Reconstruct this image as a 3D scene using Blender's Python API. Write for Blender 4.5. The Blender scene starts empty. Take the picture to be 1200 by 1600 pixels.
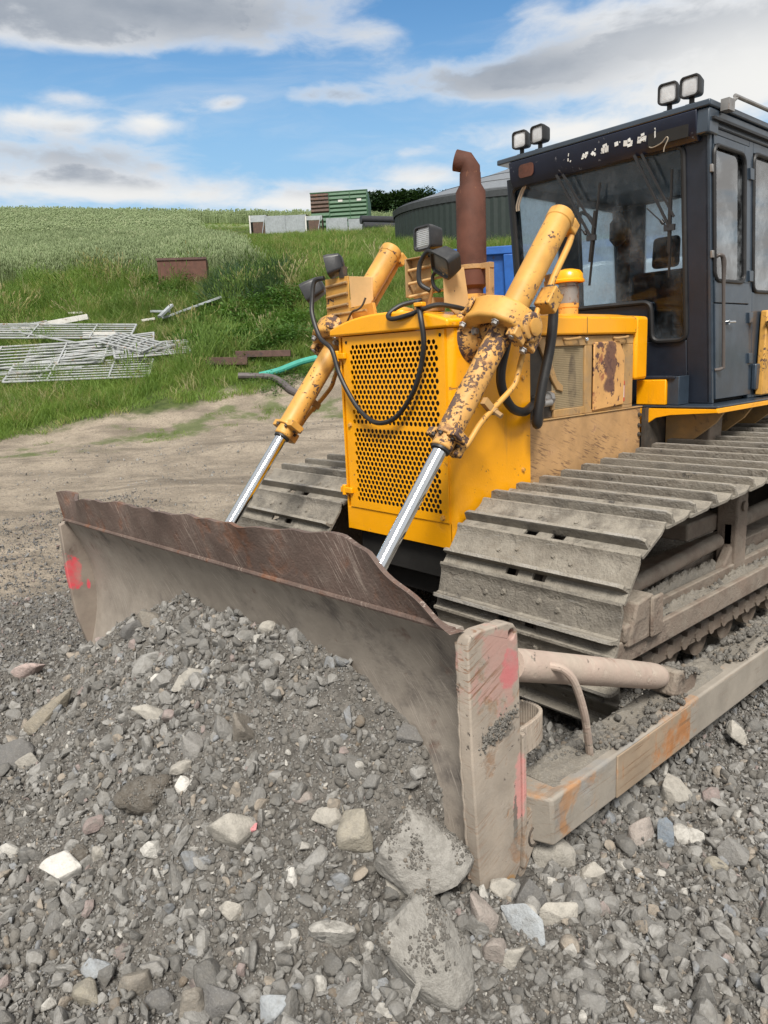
import math, random
import numpy as np

# ---------------------------------------------------------------- camera frame and terrain (pure numpy)
CAM = np.array([2.95536, -2.68888, 1.75])
def _n(v): return v / np.linalg.norm(v)
_yv = _n(np.array([(1920 - 600) / 1150., (505 - 800) / 1150., 1.0]))
_xv = -_n(np.array([(-450 - 600) / 1150., (612 - 800) / 1150., 1.0]))
_zv = _n(np.cross(_xv, _yv)); _xv = np.cross(_yv, _zv)
RW = np.stack([_xv, _yv, _zv])                      # world axes as rows, in (right, down, forward)
FWD = RW @ np.array([0, 0, 1.0]); FWD = np.array([FWD[0], FWD[1]]); FWD /= np.linalg.norm(FWD)
RGT = np.array([FWD[1], -FWD[0]])
_rs = np.random.RandomState(7)
_perm = _rs.permutation(512)
_grad = _rs.uniform(-1, 1, (512, 2)); _grad /= np.linalg.norm(_grad, axis=1)[:, None]
def perlin(x, y):
    xi = np.floor(x).astype(int); yi = np.floor(y).astype(int)
    xf = x - xi; yf = y - yi
    def g(ix, iy, dx, dy):
        h = _perm[(_perm[ix % 512] + iy) % 512]
        return _grad[h, 0] * dx + _grad[h, 1] * dy
    u = xf * xf * xf * (xf * (xf * 6 - 15) + 10); v = yf * yf * yf * (yf * (yf * 6 - 15) + 10)
    a = g(xi, yi, xf, yf); b = g(xi + 1, yi, xf - 1, yf); c = g(xi, yi + 1, xf, yf - 1); d = g(xi + 1, yi + 1, xf - 1, yf - 1)
    return (a + u * (b - a)) + v * ((c + u * (d - c)) - (a + u * (b - a)))
def fbm(x, y, o=4, g=.5):
    r = 0; a = 1.0
    for k in range(o):
        r = r + a * perlin(x * 2 ** k + 17.3 * k, y * 2 ** k + 9.1 * k); a *= g
    return r
def sstep(a, b, x):
    t = np.clip((x - a) / (b - a), 0, 1); return t * t * (3 - 2 * t)
def smax(a, b, k):
    h = np.clip(.5 + .5 * (a - b) / k, 0, 1); return b + (a - b) * h + k * h * (1 - h)
PX = [-2.6, -1.9, -1.65, -1.3, -.9, -.32, .05, .45, .91, 1.1, 1.27, 1.39, 1.47, 1.55, 1.66, 2.0]
PZ = [-.1, .0, .10, .26, .44, .645, .70, .72, .68, .61, .55, .46, .34, .17, .02, -.2]
HT = [-50, 0, 9, 14, 17, 20, 24, 27, 32, 38, 50, 62, 75, 84, 100, 200, 400]
HZ = [0, 0, .02, .10, .42, 1.5, 3.15, 4.4, 5.8, 7.1, 9.6, 11.9, 14.7, 15.9, 15.9, 9, 0]
def ts(x, y):
    dx = x - CAM[0]; dy = y - CAM[1]
    return dx * FWD[0] + dy * FWD[1], dx * RGT[0] + dy * RGT[1]
def edge_of_dirt(s): return np.clip(16.4 + .56 * (s + 8.4), 14.6, 20.2)
def smooth_interp(t):
    return sum(np.interp(t + d, HT, HZ) for d in (-1.2, -.6, 0, .6, 1.2)) / 5
def height(x, y, fine=True):
    x = np.asarray(x, float); y = np.asarray(y, float)
    t, s = ts(x, y)
    far = smooth_interp(t)
    azm = np.arctan2(s, np.maximum(t, 1e-3)); far = far * (1 - .8 * sstep(.30, .42, azm) * sstep(5, 15, t))
    far = far - .062 * s * sstep(38, 85, t) * (1 - sstep(120, 300, t))
    far = far + sstep(14, 22, t) * (.35 * fbm(x * .16, y * .16, 4) * (1 - sstep(60, 90, t)) + .10 * fbm(x * .7 + 5, y * .7, 3) * (1 - sstep(40, 70, t)) + .42 * np.maximum(0, fbm(x * .42 + 2, y * .42, 3)) * sstep(19, 21.5, t) * (1 - sstep(30, 36, t)))
    # the tank yard and the ground behind the machine are cut flatter into the slope
    far = far + sstep(6, 13, t) * (1 - sstep(16, 24, t)) * .10 * fbm(x * .45, y * .45, 4)
    base = far + .025 * fbm(x * .9, y * .9, 3) + .02 + .06 * sstep(.8, 2.2, x) * sstep(1.0, -.8, y) + .10 * np.exp(-((x - 1.62) / .32) ** 2 - ((y + 1.25) / .26) ** 2)
    # rubble pushed up in front of the blade
    d = np.maximum(0, -1.12 - y + .06 * fbm(x * 2.2, y * 2.2 + 30, 3))
    p = np.interp(x + .10 * fbm(x * 1.7 + 3, y * 1.7, 3), PX, PZ)
    pile = p - (.66 + .10 * fbm(x * 1.1 + 11, y * .7, 2)) * d
    pile = np.where(y > -1.02, -.3, pile)
    h = smax(pile, base, .07)
    if fine:
        near = 1 - sstep(3.5, 9, np.hypot(x - CAM[0], y - CAM[1]))
        amp = np.where(pile > base - .1, 1.0, .75)
        f = (.046 * fbm(x * 5, y * 5, 4, .55) + .022 * fbm(x * 11 + 8, y * 11, 3, .6)) * amp + .012 * np.abs(fbm(x * 17 + 4, y * 17, 3, .6))
        under = sstep(-1.0, -.9, y) * sstep(1.75, 1.6, x)
        h = h + near * f * (1 - .6 * under)
        mid = sstep(3.5, 7, t) * (1 - sstep(13, 18, t))
        h = h + mid * (.014 * fbm(x * 2.5, y * 2.5, 4, .6) + .030 * np.abs(fbm(x * 1.1 + .8 * y, (y - x) * .35, 3)) + .05 * fbm(.8 * (x + y) , .25 * (y - x), 3))
    return h

# ---------------------------------------------------------------- blender helpers
import bpy, bmesh
from mathutils import Vector, Matrix, Euler
V = Vector
SC = bpy.context.scene
COL = SC.collection
rnd = random.Random(5)

class NT:
    """small wrapper for building shader node trees"""
    def __init__(self, tree): self.t = tree; self.n = tree.nodes; self.l = tree.links
    def node(self, typ, **kw):
        nd = self.n.new(typ)
        for k, v in kw.items():
            if hasattr(nd, k): setattr(nd, k, v)
        return nd
    def put(self, sock, v):
        if v is None: return
        if isinstance(v, bpy.types.NodeSocket): self.l.new(v, sock)
        else:
            try: sock.default_value = v
            except Exception:
                sock.default_value = (v, v, v) if not hasattr(v, '__len__') else tuple(v)[:len(sock.default_value)]
    def math(self, op, a, b=None, c=None, clamp=False):
        nd = self.n.new('ShaderNodeMath'); nd.operation = op; nd.use_clamp = clamp
        for i, v in enumerate((a, b, c)): self.put(nd.inputs[i], v)
        return nd.outputs[0]
    def vmath(self, op, a, b=None, scale=None):
        nd = self.n.new('ShaderNodeVectorMath'); nd.operation = op
        self.put(nd.inputs[0], a); self.put(nd.inputs[1], b)
        if scale is not None: self.put(nd.inputs['Scale'], scale)
        return nd.outputs['Value'] if op in ('DOT_PRODUCT', 'LENGTH', 'DISTANCE') else nd.outputs[0]
    def mix(self, f, a, b, blend='MIX'):
        nd = self.n.new('ShaderNodeMix'); nd.data_type = 'RGBA'; nd.blend_type = blend
        self.put(nd.inputs[0], f); self.put(nd.inputs[6], c4(a)); self.put(nd.inputs[7], c4(b))
        return nd.outputs[2]
    def noise(self, vec, scale, detail=4, rough=.55, dist=0.0, color=False):
        nd = self.n.new('ShaderNodeTexNoise'); self.put(nd.inputs['Vector'], vec)
        self.put(nd.inputs['Scale'], scale); nd.inputs['Detail'].default_value = detail
        nd.inputs['Roughness'].default_value = rough; nd.inputs['Distortion'].default_value = dist
        return nd.outputs[1 if color else 0]
    def voro(self, vec, scale, feat='F1', out='Distance'):
        nd = self.n.new('ShaderNodeTexVoronoi'); nd.feature = feat; self.put(nd.inputs['Vector'], vec); self.put(nd.inputs['Scale'], scale)
        return nd.outputs[out]
    def step(self, v, lo, hi):
        nd = self.n.new('ShaderNodeMapRange'); nd.interpolation_type = 'SMOOTHSTEP'
        self.put(nd.inputs[0], v); self.put(nd.inputs[1], lo); self.put(nd.inputs[2], hi)
        return nd.outputs[0]
    def ramp(self, v, stops, interp='LINEAR'):
        nd = self.n.new('ShaderNodeValToRGB'); nd.color_ramp.interpolation = interp; self.put(nd.inputs[0], v)
        e = nd.color_ramp.elements
        while len(e) < len(stops): e.new(.5)
        for k, (p, c) in enumerate(stops): e[k].position = p; e[k].color = c4(c)
        return nd.outputs[0]
    def bump(self, h, strength=.4, dist=.01, normal=None):
        nd = self.n.new('ShaderNodeBump'); nd.inputs['Strength'].default_value = strength
        nd.inputs['Distance'].default_value = dist; self.put(nd.inputs['Height'], h); self.put(nd.inputs['Normal'], normal)
        return nd.outputs[0]
    def sep(self, v):
        nd = self.n.new('ShaderNodeSeparateXYZ'); self.put(nd.inputs[0], v); return nd.outputs
    def comb(self, x, y, z):
        nd = self.n.new('ShaderNodeCombineXYZ')
        for i, v in enumerate((x, y, z)): self.put(nd.inputs[i], v)
        return nd.outputs[0]
def c4(c):
    if isinstance(c, bpy.types.NodeSocket) or c is None: return c
    if not hasattr(c, '__len__'): return (c, c, c, 1)
    return tuple(c) if len(c) == 4 else (*c, 1)
def srgb(r, g, b):
    f = lambda v: v / 255 / 12.92 if v <= 10 else ((v / 255 + .055) / 1.055) ** 2.4
    return (f(r), f(g), f(b))

def newmat(name):
    m = bpy.data.materials.new(name); m.use_nodes = True
    nt = NT(m.node_tree); bs = m.node_tree.nodes['Principled BSDF']
    return m, nt, bs
def coords(nt, per_object=False):
    tc = nt.node('ShaderNodeTexCoord').outputs['Object']
    if per_object:
        oi = nt.node('ShaderNodeObjectInfo')
        off = nt.vmath('SCALE', nt.comb(oi.outputs['Random'], nt.math('MULTIPLY', oi.outputs['Random'], 7.3), 3.1), scale=40.0)
        return nt.vmath('ADD', tc, off), oi.outputs['Random']
    return tc
DUST = (.235, .20, .165)
def surf(name, base, var=.12, rough=.5, metal=0.0, chips=None, chips2=None, dust=0.0, dustcol=DUST, up=0.0, scratch=None, grain=.15,
         grainscale=90, spots=(), streak=None, spec=.5, clear=0.0, lumps=0.0, per_object=False, edgez=None, rvar=.12):
    """painted or bare metal: base colour with mottling, rust chips, dust, scratches, local patches"""
    m, nt, bs = newmat(name)
    co = coords(nt, True)[0] if per_object else coords(nt)
    n1 = nt.noise(co, 6, 5, .6)
    col = nt.mix(nt.step(n1, .25, .75), tuple(c * (1 - var) for c in base), tuple(min(1, c * (1 + var)) for c in base))
    if per_object: col = nt.mix(1.0, col, nt.ramp(coords(nt, True)[1], [(0, (.74, .72, .70)), (.5, (1, 1, 1)), (1, (1.16, 1.12, 1.06))]), 'MULTIPLY')
    h = nt.noise(co, grainscale, 3, .6)
    hh = nt.math('MULTIPLY', h, grain)
    ro = nt.math('ADD', rough, nt.math('MULTIPLY', nt.math('SUBTRACT', nt.noise(co, 14, 4), .5), rvar * 2))
    met = metal
    for (pos, rad, colr, edge, scl) in spots:        # sprayed or stained patches with ragged edges: centre, radii, colour
        d = nt.vmath('SUBTRACT', co, pos); d = nt.vmath('DIVIDE', d, rad); d = nt.vmath('LENGTH', d)
        d = nt.math('ADD', d, nt.math('MULTIPLY', nt.math('SUBTRACT', nt.noise(co, scl, 5, .65), .5), edge * 2))
        col = nt.mix(nt.math('MULTIPLY', nt.step(d, 1.05, .75), .92), col, colr)
    if streak:                                       # (vector scale, colour, lo, hi)
        sv, sc_, lo, hi = streak
        col = nt.mix(nt.step(nt.noise(nt.vmath('MULTIPLY', co, sv), 1.0, 5, .65), lo, hi), col, sc_)
    for ch in (chips, chips2):
        if ch:                                       # (colour, scale, lo, hi)
            cc, s, lo, hi = ch
            big = nt.noise(co, s * .16, 3, .5)
            v = nt.math('ADD', nt.noise(co, s, 6, .62, .3), nt.math('MULTIPLY', nt.math('SUBTRACT', big, .5), .55))
            k = nt.step(v, lo, hi)
            cc2 = nt.mix(nt.noise(co, s * 3, 3), tuple(c * .7 for c in cc), tuple(c * 1.35 for c in cc))
            col = nt.mix(k, col, cc2)
            hh = nt.math('SUBTRACT', hh, nt.math('MULTIPLY', k, .5))
            ro = nt.math('ADD', ro, nt.math('MULTIPLY', k, .3), clamp=True)
            if metal: met = nt.math('MULTIPLY', nt.math('SUBTRACT', 1, k), met)
    if scratch:                                      # (stretch vector, rotation, colour, lo, hi, amount)
        sv, rot, sc_, lo, hi, am = scratch
        mp = nt.node('ShaderNodeMapping', vector_type='TEXTURE'); nt.put(mp.inputs[0], co); mp.inputs['Rotation'].default_value = rot; mp.inputs['Scale'].default_value = tuple(1 / q for q in sv)
        wob = nt.vmath('ADD', mp.outputs[0], nt.vmath('SCALE', nt.noise(co, 4, 2, color=True), scale=.8))
        s1 = nt.step(nt.noise(wob, 1.0, 3, .6), lo, hi)
        s1 = nt.math('MULTIPLY', s1, nt.step(nt.noise(co, 4, 4, .6), .40, .62))
        col = nt.mix(nt.math('MULTIPLY', s1, am), col, sc_)
        hh = nt.math('SUBTRACT', hh, nt.math('MULTIPLY', s1, .2))
    if edgez:                                        # worn bright upper edge of a bar
        oz = nt.sep(coords(nt))[2]; col = nt.mix(nt.math('MULTIPLY', nt.step(nt.math('ADD', oz, nt.math('MULTIPLY', nt.math('SUBTRACT', nt.noise(co, 20, 4), .5), .02)), edgez[0], edgez[1]), .7), col, edgez[2])
    if dust or up:
        nz = nt.sep(nt.node('ShaderNodeNewGeometry').outputs['Normal'])[2]
        dn = nt.noise(co, 9, 6, .65)
        k = nt.math('ADD', nt.math('MULTIPLY', nt.step(nt.math('ADD', dn, dust - .5), .25, .65), min(1, dust * 1.6)) if dust else 0.0,
                    nt.math('MULTIPLY', nt.step(nz, .2, .9), nt.math('MULTIPLY', nt.step(dn, .3, .6), up)), clamp=True)
        dc = nt.mix(nt.noise(co, 30, 4), tuple(c * .75 for c in dustcol), tuple(c * 1.2 for c in dustcol))
        col = nt.mix(k, col, dc); ro = nt.math('ADD', ro, nt.math('MULTIPLY', k, .35), clamp=True)
        if metal: met = nt.math('MULTIPLY', nt.math('SUBTRACT', 1, k), met)
    nt.put(bs.inputs['Base Color'], col); nt.put(bs.inputs['Roughness'], ro); nt.put(bs.inputs['Metallic'], met)
    bs.inputs['Specular IOR Level'].default_value = spec
    if clear: bs.inputs['Coat Weight'].default_value = clear; bs.inputs['Coat Roughness'].default_value = .12
    if lumps:
        lm = nt.noise(co, 16, 6, .65); pit = nt.step(nt.noise(co, 48, 4, .6), .62, .72)
        hh = nt.math('ADD', hh, nt.math('SUBTRACT', nt.math('MULTIPLY', lm, lumps), nt.math('MULTIPLY', pit, lumps * .25)))
    nt.put(bs.inputs['Normal'], nt.bump(hh, .7, .004 if not lumps else .010))
    return m
def glassmat(name, tint, tr, dirt=.15, hazecol=(.35, .33, .3)):  # the dirt film also paints pale sky haze into the glass colour
    m, nt, bs = newmat(name)
    out = nt.n['Material Output']; co = coords(nt)
    bs.inputs['Base Color'].default_value = c4(hazecol); bs.inputs['Roughness'].default_value = .8
    g = nt.node('ShaderNodeBsdfGlossy'); g.inputs['Roughness'].default_value = .02; g.inputs['Color'].default_value = (1, 1, 1, 1)
    t = nt.node('ShaderNodeBsdfTransparent'); t.inputs['Color'].default_value = c4(tint)
    fr = nt.node('ShaderNodeFresnel'); fr.inputs['IOR'].default_value = tr
    mx = nt.node('ShaderNodeMixShader'); nt.put(mx.inputs[0], fr.outputs[0]); nt.l.new(t.outputs[0], mx.inputs[1]); nt.l.new(g.outputs[0], mx.inputs[2])
    d = nt.math('MULTIPLY', nt.step(nt.noise(co, 3.5, 6, .7), .4, .75), dirt)
    m2 = nt.node('ShaderNodeMixShader'); nt.put(m2.inputs[0], d); nt.l.new(mx.outputs[0], m2.inputs[1]); nt.l.new(bs.outputs[0], m2.inputs[2])
    nt.l.new(m2.outputs[0], out.inputs[0])
    return m

# ---- mesh building
class MB:
    def __init__(self): self.v = []; self.f = []
    def add(self, vs, fs):
        o = len(self.v); self.v += [tuple(p) for p in vs]; self.f += [tuple(i + o for i in q) for q in fs]; return self
    def hexa(self, p):                                # eight corners: bottom 0-3, top 4-7, both counter-clockwise
        return self.add(p, [(3, 2, 1, 0), (4, 5, 6, 7), (0, 1, 5, 4), (1, 2, 6, 5), (2, 3, 7, 6), (3, 0, 4, 7)])
    def box(self, x0, x1, y0, y1, z0, z1):
        return self.hexa([(x0, y0, z0), (x1, y0, z0), (x1, y1, z0), (x0, y1, z0), (x0, y0, z1), (x1, y0, z1), (x1, y1, z1), (x0, y1, z1)])
    def obox(self, c, ax, ay, az):                    # centre and three half axes
        c, ax, ay, az = V(c), V(ax), V(ay), V(az)
        if ax.cross(ay).dot(az) < 0: ax = -ax
        q = [c + sx * ax + sy * ay + sz * az for sz in (-1, 1) for sx, sy in ((-1, -1), (1, -1), (1, 1), (-1, 1))]
        return self.hexa(q)
    def beam(self, a, b, w, h, up=(0, 0, 1)):
        a, b = V(a), V(b); d = (b - a); u = V(up); s = d.cross(u).normalized(); u = s.cross(d).normalized()
        return self.obox((a + b) / 2, d / 2, s * w / 2, u * h / 2)
    def prism(self, poly, ext):                       # planar polygon (3-D points) extruded by a vector
        e = V(ext); n = len(poly); a = [V(p) for p in poly]
        nrm = sum(((a[i].cross(a[(i + 1) % n])) for i in range(n)), V((0, 0, 0)))
        if nrm.dot(e) > 0: a = a[::-1]
        b = [p + e for p in a]
        return self.add(a + b, [tuple(range(n)), tuple(range(2 * n - 1, n - 1, -1))] + [(i, i + n, (i + 1) % n + n, (i + 1) % n) for i in range(n)])
    def lathe(self, p0, p1, prof, n=24, cap=True):    # prof: (distance along p0->p1, radius)
        p0, p1 = V(p0), V(p1); d = (p1 - p0).normalized()
        u = d.orthogonal().normalized(); w = d.cross(u); vs = []; fs = []
        for t, r in prof:
            for k in range(n):
                a = 2 * math.pi * k / n; vs.append(p0 + d * t + (u * math.cos(a) + w * math.sin(a)) * r)
        for i in range(len(prof) - 1):
            for k in range(n):
                fs.append((i * n + k, i * n + (k + 1) % n, (i + 1) * n + (k + 1) % n, (i + 1) * n + k))
        if cap: fs.append(tuple(range(n - 1, -1, -1))); m = (len(prof) - 1) * n; fs.append(tuple(range(m, m + n)))
        return self.add(vs, fs)
    def cyl(self, p0, p1, r, n=20, r1=None):
        L = (V(p1) - V(p0)).length; return self.lathe(p0, p1, [(0, r), (L, r if r1 is None else r1)], n)
    def tube(self, pts, r, n=10, smooth=6):
        P = [V(p) for p in pts]
        if smooth and len(P) > 2: P = crom(P, smooth)
        rr = r if hasattr(r, '__len__') else [r] * len(P)
        if len(rr) != len(P): rr = [np.interp(i / (len(P) - 1), np.linspace(0, 1, len(rr)), rr) for i in range(len(P))]
        vs = []; fs = []; u = None
        for i, p in enumerate(P):
            d = (P[min(i + 1, len(P) - 1)] - P[max(i - 1, 0)]).normalized()
            u = d.orthogonal().normalized() if u is None else (u - d * u.dot(d)).normalized()
            w = d.cross(u)
            for k in range(n):
                a = 2 * math.pi * k / n; vs.append(p + (u * math.cos(a) + w * math.sin(a)) * rr[i])
        for i in range(len(P) - 1):
            for k in range(n): fs.append((i * n + k, i * n + (k + 1) % n, (i + 1) * n + (k + 1) % n, (i + 1) * n + k))
        fs.append(tuple(range(n - 1, -1, -1))); m = (len(P) - 1) * n; fs.append(tuple(range(m, m + n)))
        return self.add(vs, fs)
    def bolt(self, p, d, r=.012, h=.012):
        p, d = V(p), V(d).normalized(); self.lathe(p, p + d, [(0, r * 1.35), (h * .25, r * 1.35), (h * .26, r), (h, r * .95)], 6); return self
    def build(self, name, mat, parent=None, bevel=0.0, seg=2, smooth=35, label=None):
        me = bpy.data.meshes.new(name); me.from_pydata([tuple(p) for p in self.v], [], self.f); me.update()
        if mat: me.materials.append(mat)
        if smooth:
            me.shade_smooth()
            try: me.set_sharp_from_angle(angle=math.radians(smooth))
            except Exception: pass
        o = bpy.data.objects.new(name, me); COL.objects.link(o)
        if parent is not None: o.parent = parent
        if bevel:
            b = o.modifiers.new('bevel', 'BEVEL'); b.width = bevel; b.segments = seg; b.limit_method = 'ANGLE'; b.angle_limit = math.radians(40)
            b.harden_normals = False
        if label: o['label'] = label
        return o
def _pieces(self, name, mat, parent=None, bevel=0.0, **kw):
    """build every unconnected piece as an object of its own"""
    par = list(range(len(self.v)))
    def find(a):
        while par[a] != a: par[a] = par[par[a]]; a = par[a]
        return a
    for f in self.f:
        for q in f[1:]: par[find(q)] = find(f[0])
    groups = {}
    for f in self.f: groups.setdefault(find(f[0]), []).append(f)
    out = []
    for fs in groups.values():
        ids = sorted({i for f in fs for i in f}); mp = {i: k for k, i in enumerate(ids)}; m_ = MB(); m_.v = [self.v[i] for i in ids]; m_.f = [tuple(mp[i] for i in f) for f in fs]
        out.append(m_.build(name, mat, parent, bevel, **kw))
    return out
MB.pieces = _pieces
def crom(P, k):
    out = []
    for i in range(len(P) - 1):
        a = P[max(i - 1, 0)]; b = P[i]; c = P[i + 1]; d = P[min(i + 2, len(P) - 1)]
        for j in range(k):
            t = j / k
            out.append(.5 * ((2 * b) + (c - a) * t + (2 * a - 5 * b + 4 * c - d) * t * t + (3 * b - a - 3 * c + d) * t ** 3))
    out.append(P[-1]); return out
def empty(name, loc=(0, 0, 0), rz=0.0):
    o = bpy.data.objects.new(name, None); COL.objects.link(o); o.location = loc; o.rotation_euler = (0, 0, rz); o.empty_display_size = .2; return o
def tag(o, label=None, cat=None, group=None, kind=None):
    if label: o['label'] = label
    if cat: o['category'] = cat
    if group: o['group'] = group
    if kind: o['kind'] = kind
    return o
def npmesh(name, v, f, mat=None, smooth=True):
    """numpy verts (n,3) and faces (m,k) to a mesh"""
    me = bpy.data.meshes.new(name); m, k = f.shape
    me.vertices.add(len(v)); me.vertices.foreach_set('co', np.asarray(v, np.float32).ravel())
    me.loops.add(m * k); me.loops.foreach_set('vertex_index', np.asarray(f, np.int32).ravel())
    me.polygons.add(m); me.polygons.foreach_set('loop_start', np.arange(0, m * k, k, dtype=np.int32))
    me.update(calc_edges=True); me.validate()
    if smooth: me.shade_smooth()
    if mat: me.materials.append(mat)
    return me
def gpos(t, s, dz=0.0):
    """ground point t metres out and s metres to the right along the heading of the yard"""
    x = CAM[0] + t * FWD[0] + s * RGT[0]; y = CAM[1] + t * FWD[1] + s * RGT[1]
    return V((x, y, float(height(x, y, False)) + dz))

# ---- scattering of uncountable stuff (geometry nodes)
def scatter(name, pts, rots, scl, idx, variants, label, cat):
    me = bpy.data.meshes.new(name); n = len(pts)
    me.vertices.add(n); me.vertices.foreach_set('co', np.asarray(pts, np.float32).ravel())
    for nm, ty, arr, key in (('rot', 'FLOAT_VECTOR', rots, 'vector'), ('scl', 'FLOAT_VECTOR', scl, 'vector'), ('idx', 'INT', idx, 'value')):
        a = me.attributes.new(nm, ty, 'POINT'); a.data.foreach_set(key, np.asarray(arr, np.int32 if ty == 'INT' else np.float32).ravel())
    o = bpy.data.objects.new(name, me); COL.objects.link(o)
    src = bpy.data.collections.new(name + '_source')
    for k, vm in enumerate(variants):
        so = bpy.data.objects.new('%s_source_%02d' % (name, k), vm); src.objects.link(so)
    ng = bpy.data.node_groups.new(name, 'GeometryNodeTree')
    ng.interface.new_socket('Geometry', in_out='INPUT', socket_type='NodeSocketGeometry')
    ng.interface.new_socket('Geometry', in_out='OUTPUT', socket_type='NodeSocketGeometry')
    gi = ng.nodes.new('NodeGroupInput'); go = ng.nodes.new('NodeGroupOutput')
    ip = ng.nodes.new('GeometryNodeInstanceOnPoints'); ci = ng.nodes.new('GeometryNodeCollectionInfo')
    ci.inputs['Collection'].default_value = src; ci.inputs['Separate Children'].default_value = True; ci.inputs['Reset Children'].default_value = True
    def at_(nm, ty):
        q = ng.nodes.new('GeometryNodeInputNamedAttribute'); q.data_type = ty; q.inputs[0].default_value = nm
        return next(s for s in q.outputs if s.enabled and s.name == 'Attribute')
    e2r = ng.nodes.new('FunctionNodeEulerToRotation')
    L = ng.links.new
    L(gi.outputs[0], ip.inputs['Points']); L(ci.outputs[0], ip.inputs['Instance']); ip.inputs['Pick Instance'].default_value = True
    L(at_('idx', 'INT'), ip.inputs['Instance Index']); L(at_('rot', 'FLOAT_VECTOR'), e2r.inputs[0]); L(e2r.outputs[0], ip.inputs['Rotation'])
    L(at_('scl', 'FLOAT_VECTOR'), ip.inputs['Scale']); L(ip.outputs[0], go.inputs[0])
    md = o.modifiers.new('scatter', 'NODES'); md.node_group = ng
    return tag(o, label, cat, kind='stuff')

# ---------------------------------------------------------------- camera, sun, sky
cd = bpy.data.cameras.new('camera'); cam = bpy.data.objects.new('camera', cd); COL.objects.link(cam); SC.camera = cam
cam.matrix_world = Matrix(((RW[0][0], -RW[0][1], -RW[0][2], CAM[0]), (RW[1][0], -RW[1][1], -RW[1][2], CAM[1]), (RW[2][0], -RW[2][1], -RW[2][2], CAM[2]), (0, 0, 0, 1)))
cd.sensor_fit = 'VERTICAL'; cd.sensor_height = 36; cd.lens = 36 * 1150 / 1600; cd.clip_end = 3000; cd.clip_start = .05
SUN_EL, SUN_AZ = math.radians(50), math.radians(-42)     # azimuth measured from world +X, counter-clockwise
sdir = V((math.cos(SUN_EL) * math.cos(SUN_AZ), math.cos(SUN_EL) * math.sin(SUN_AZ), math.sin(SUN_EL)))
ld = bpy.data.lights.new('sun', 'SUN'); ld.energy = 3.8; ld.angle = math.radians(18); ld.color = (1, .95, .87)
lo = bpy.data.objects.new('sun', ld); COL.objects.link(lo); lo.rotation_euler = sdir.to_track_quat('Z', 'Y').to_euler()
w = bpy.data.worlds.new('World'); SC.world = w; w.use_nodes = True
nt = NT(w.node_tree); bg = w.node_tree.nodes['Background']
sky = nt.node('ShaderNodeTexSky'); sky.sky_type = 'NISHITA'; sky.sun_disc = False
sky.sun_elevation = SUN_EL; sky.sun_rotation = math.pi / 2 - SUN_AZ; sky.air_density = 1.0; sky.dust_density = .4; sky.ozone_density = 3.0
d = nt.vmath('NORMALIZE', nt.node('ShaderNodeTexCoord').outputs['Generated'])
dx, dy, dz = nt.sep(d)
fw = nt.vmath('DOT_PRODUCT', d, (FWD[0], FWD[1], 0)); rt = nt.vmath('DOT_PRODUCT', d, (RGT[0], RGT[1], 0))
az = nt.math('MULTIPLY', nt.math('ARCTAN2', rt, fw), 57.2958)        # degrees right of the yard's heading
el = nt.math('MULTIPLY', nt.math('ARCSINE', dz), 57.2958)
# cloud deck seen in perspective: a plane high above, stretched towards the horizon
inv = nt.math('DIVIDE', 1.0, nt.math('ADD', nt.math('MAXIMUM', dz, 0), .10))
pl = nt.comb(nt.math('MULTIPLY', rt, inv), nt.math('MULTIPLY', fw, inv), 0)
warp = nt.vmath('SCALE', nt.vmath('SUBTRACT', nt.noise(pl, 1.3, 3, color=True), (.5, .5, .5)), scale=.5)
plw = nt.vmath('ADD', pl, warp)
big = nt.noise(plw, 2.2, 9, .6)
ang = nt.comb(nt.math('MULTIPLY', az, .12), nt.math('MULTIPLY', el, .30), 3.7)
puff = nt.noise(ang, 1.6, 9, .57, .35)
def blob(a, e, sa, se, amp):
    u = nt.math('DIVIDE', nt.math('SUBTRACT', az, a), sa); v = nt.math('DIVIDE', nt.math('SUBTRACT', el, e), se)
    r = nt.math('ADD', nt.math('MULTIPLY', u, u), nt.math('MULTIPLY', v, v))
    return nt.math('MULTIPLY', nt.math('EXPONENT', nt.math('MULTIPLY', r, -1)), amp)
def total(*bl):
    r = bl[0]
    for b in bl[1:]: r = nt.math('ADD', r, b)
    return r
BLOBS = [(-13, 22.6, 12, 2.3, .46), (-24, 22, 9, 2.4, .40), (1, 21.4, 3.5, .9, .20), (9, 18.3, 7, 1.3, .40), (18, 19.6, 9, 2.1, .40), (-2.5, 18.1, 4, .7, .26), (26, 17, 9, 3.6, .45), (13.5, 14.7, 4, 1.1, .42),
         (-21.5, 16.1, 4, .75, .36), (-15, 16.3, 2.0, .75, .40), (-20, 14.1, 9, 1.2, .36), (-18, 12.2, 12, 1.0, .36), (-4, 11.4, 9, .8, .34), (4.2, 12.7, 3, .7, .34), (3, 14.4, 2, .4, .2), (-10, 17.7, 1.4, .5, .30), (-20, 17.5, 2.2, .4, .28),
         (6, 21.8, 4, 1.6, -.34), (-6, 15.2, 6, 1.5, -.36), (-19, 19.2, 8, .9, -.34), (1, 16.4, 6, .9, -.30), (-5, 19.6, 4, .9, -.28)]
dens = nt.math('ADD', nt.math('ADD', nt.math('MULTIPLY', big, .55), nt.math('MULTIPLY', puff, .75)), total(*[blob(*b) for b in BLOBS]))
away = nt.math('MAXIMUM', nt.step(el, 27, 44), nt.step(nt.math('ABSOLUTE', az), 33, 55))   # added cloud outside the view, whitens and brightens the skylight
dens = nt.math('ADD', dens, nt.math('MULTIPLY', away, .34))
cover = nt.step(dens, .62, 1.06)
cirr = nt.math('MULTIPLY', nt.step(nt.noise(nt.vmath('MULTIPLY', plw, (1.0, 2.6, 1)), 1.1, 7, .62), .46, .8), .35)
cover = nt.math('MAXIMUM', cover, cirr)
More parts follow.
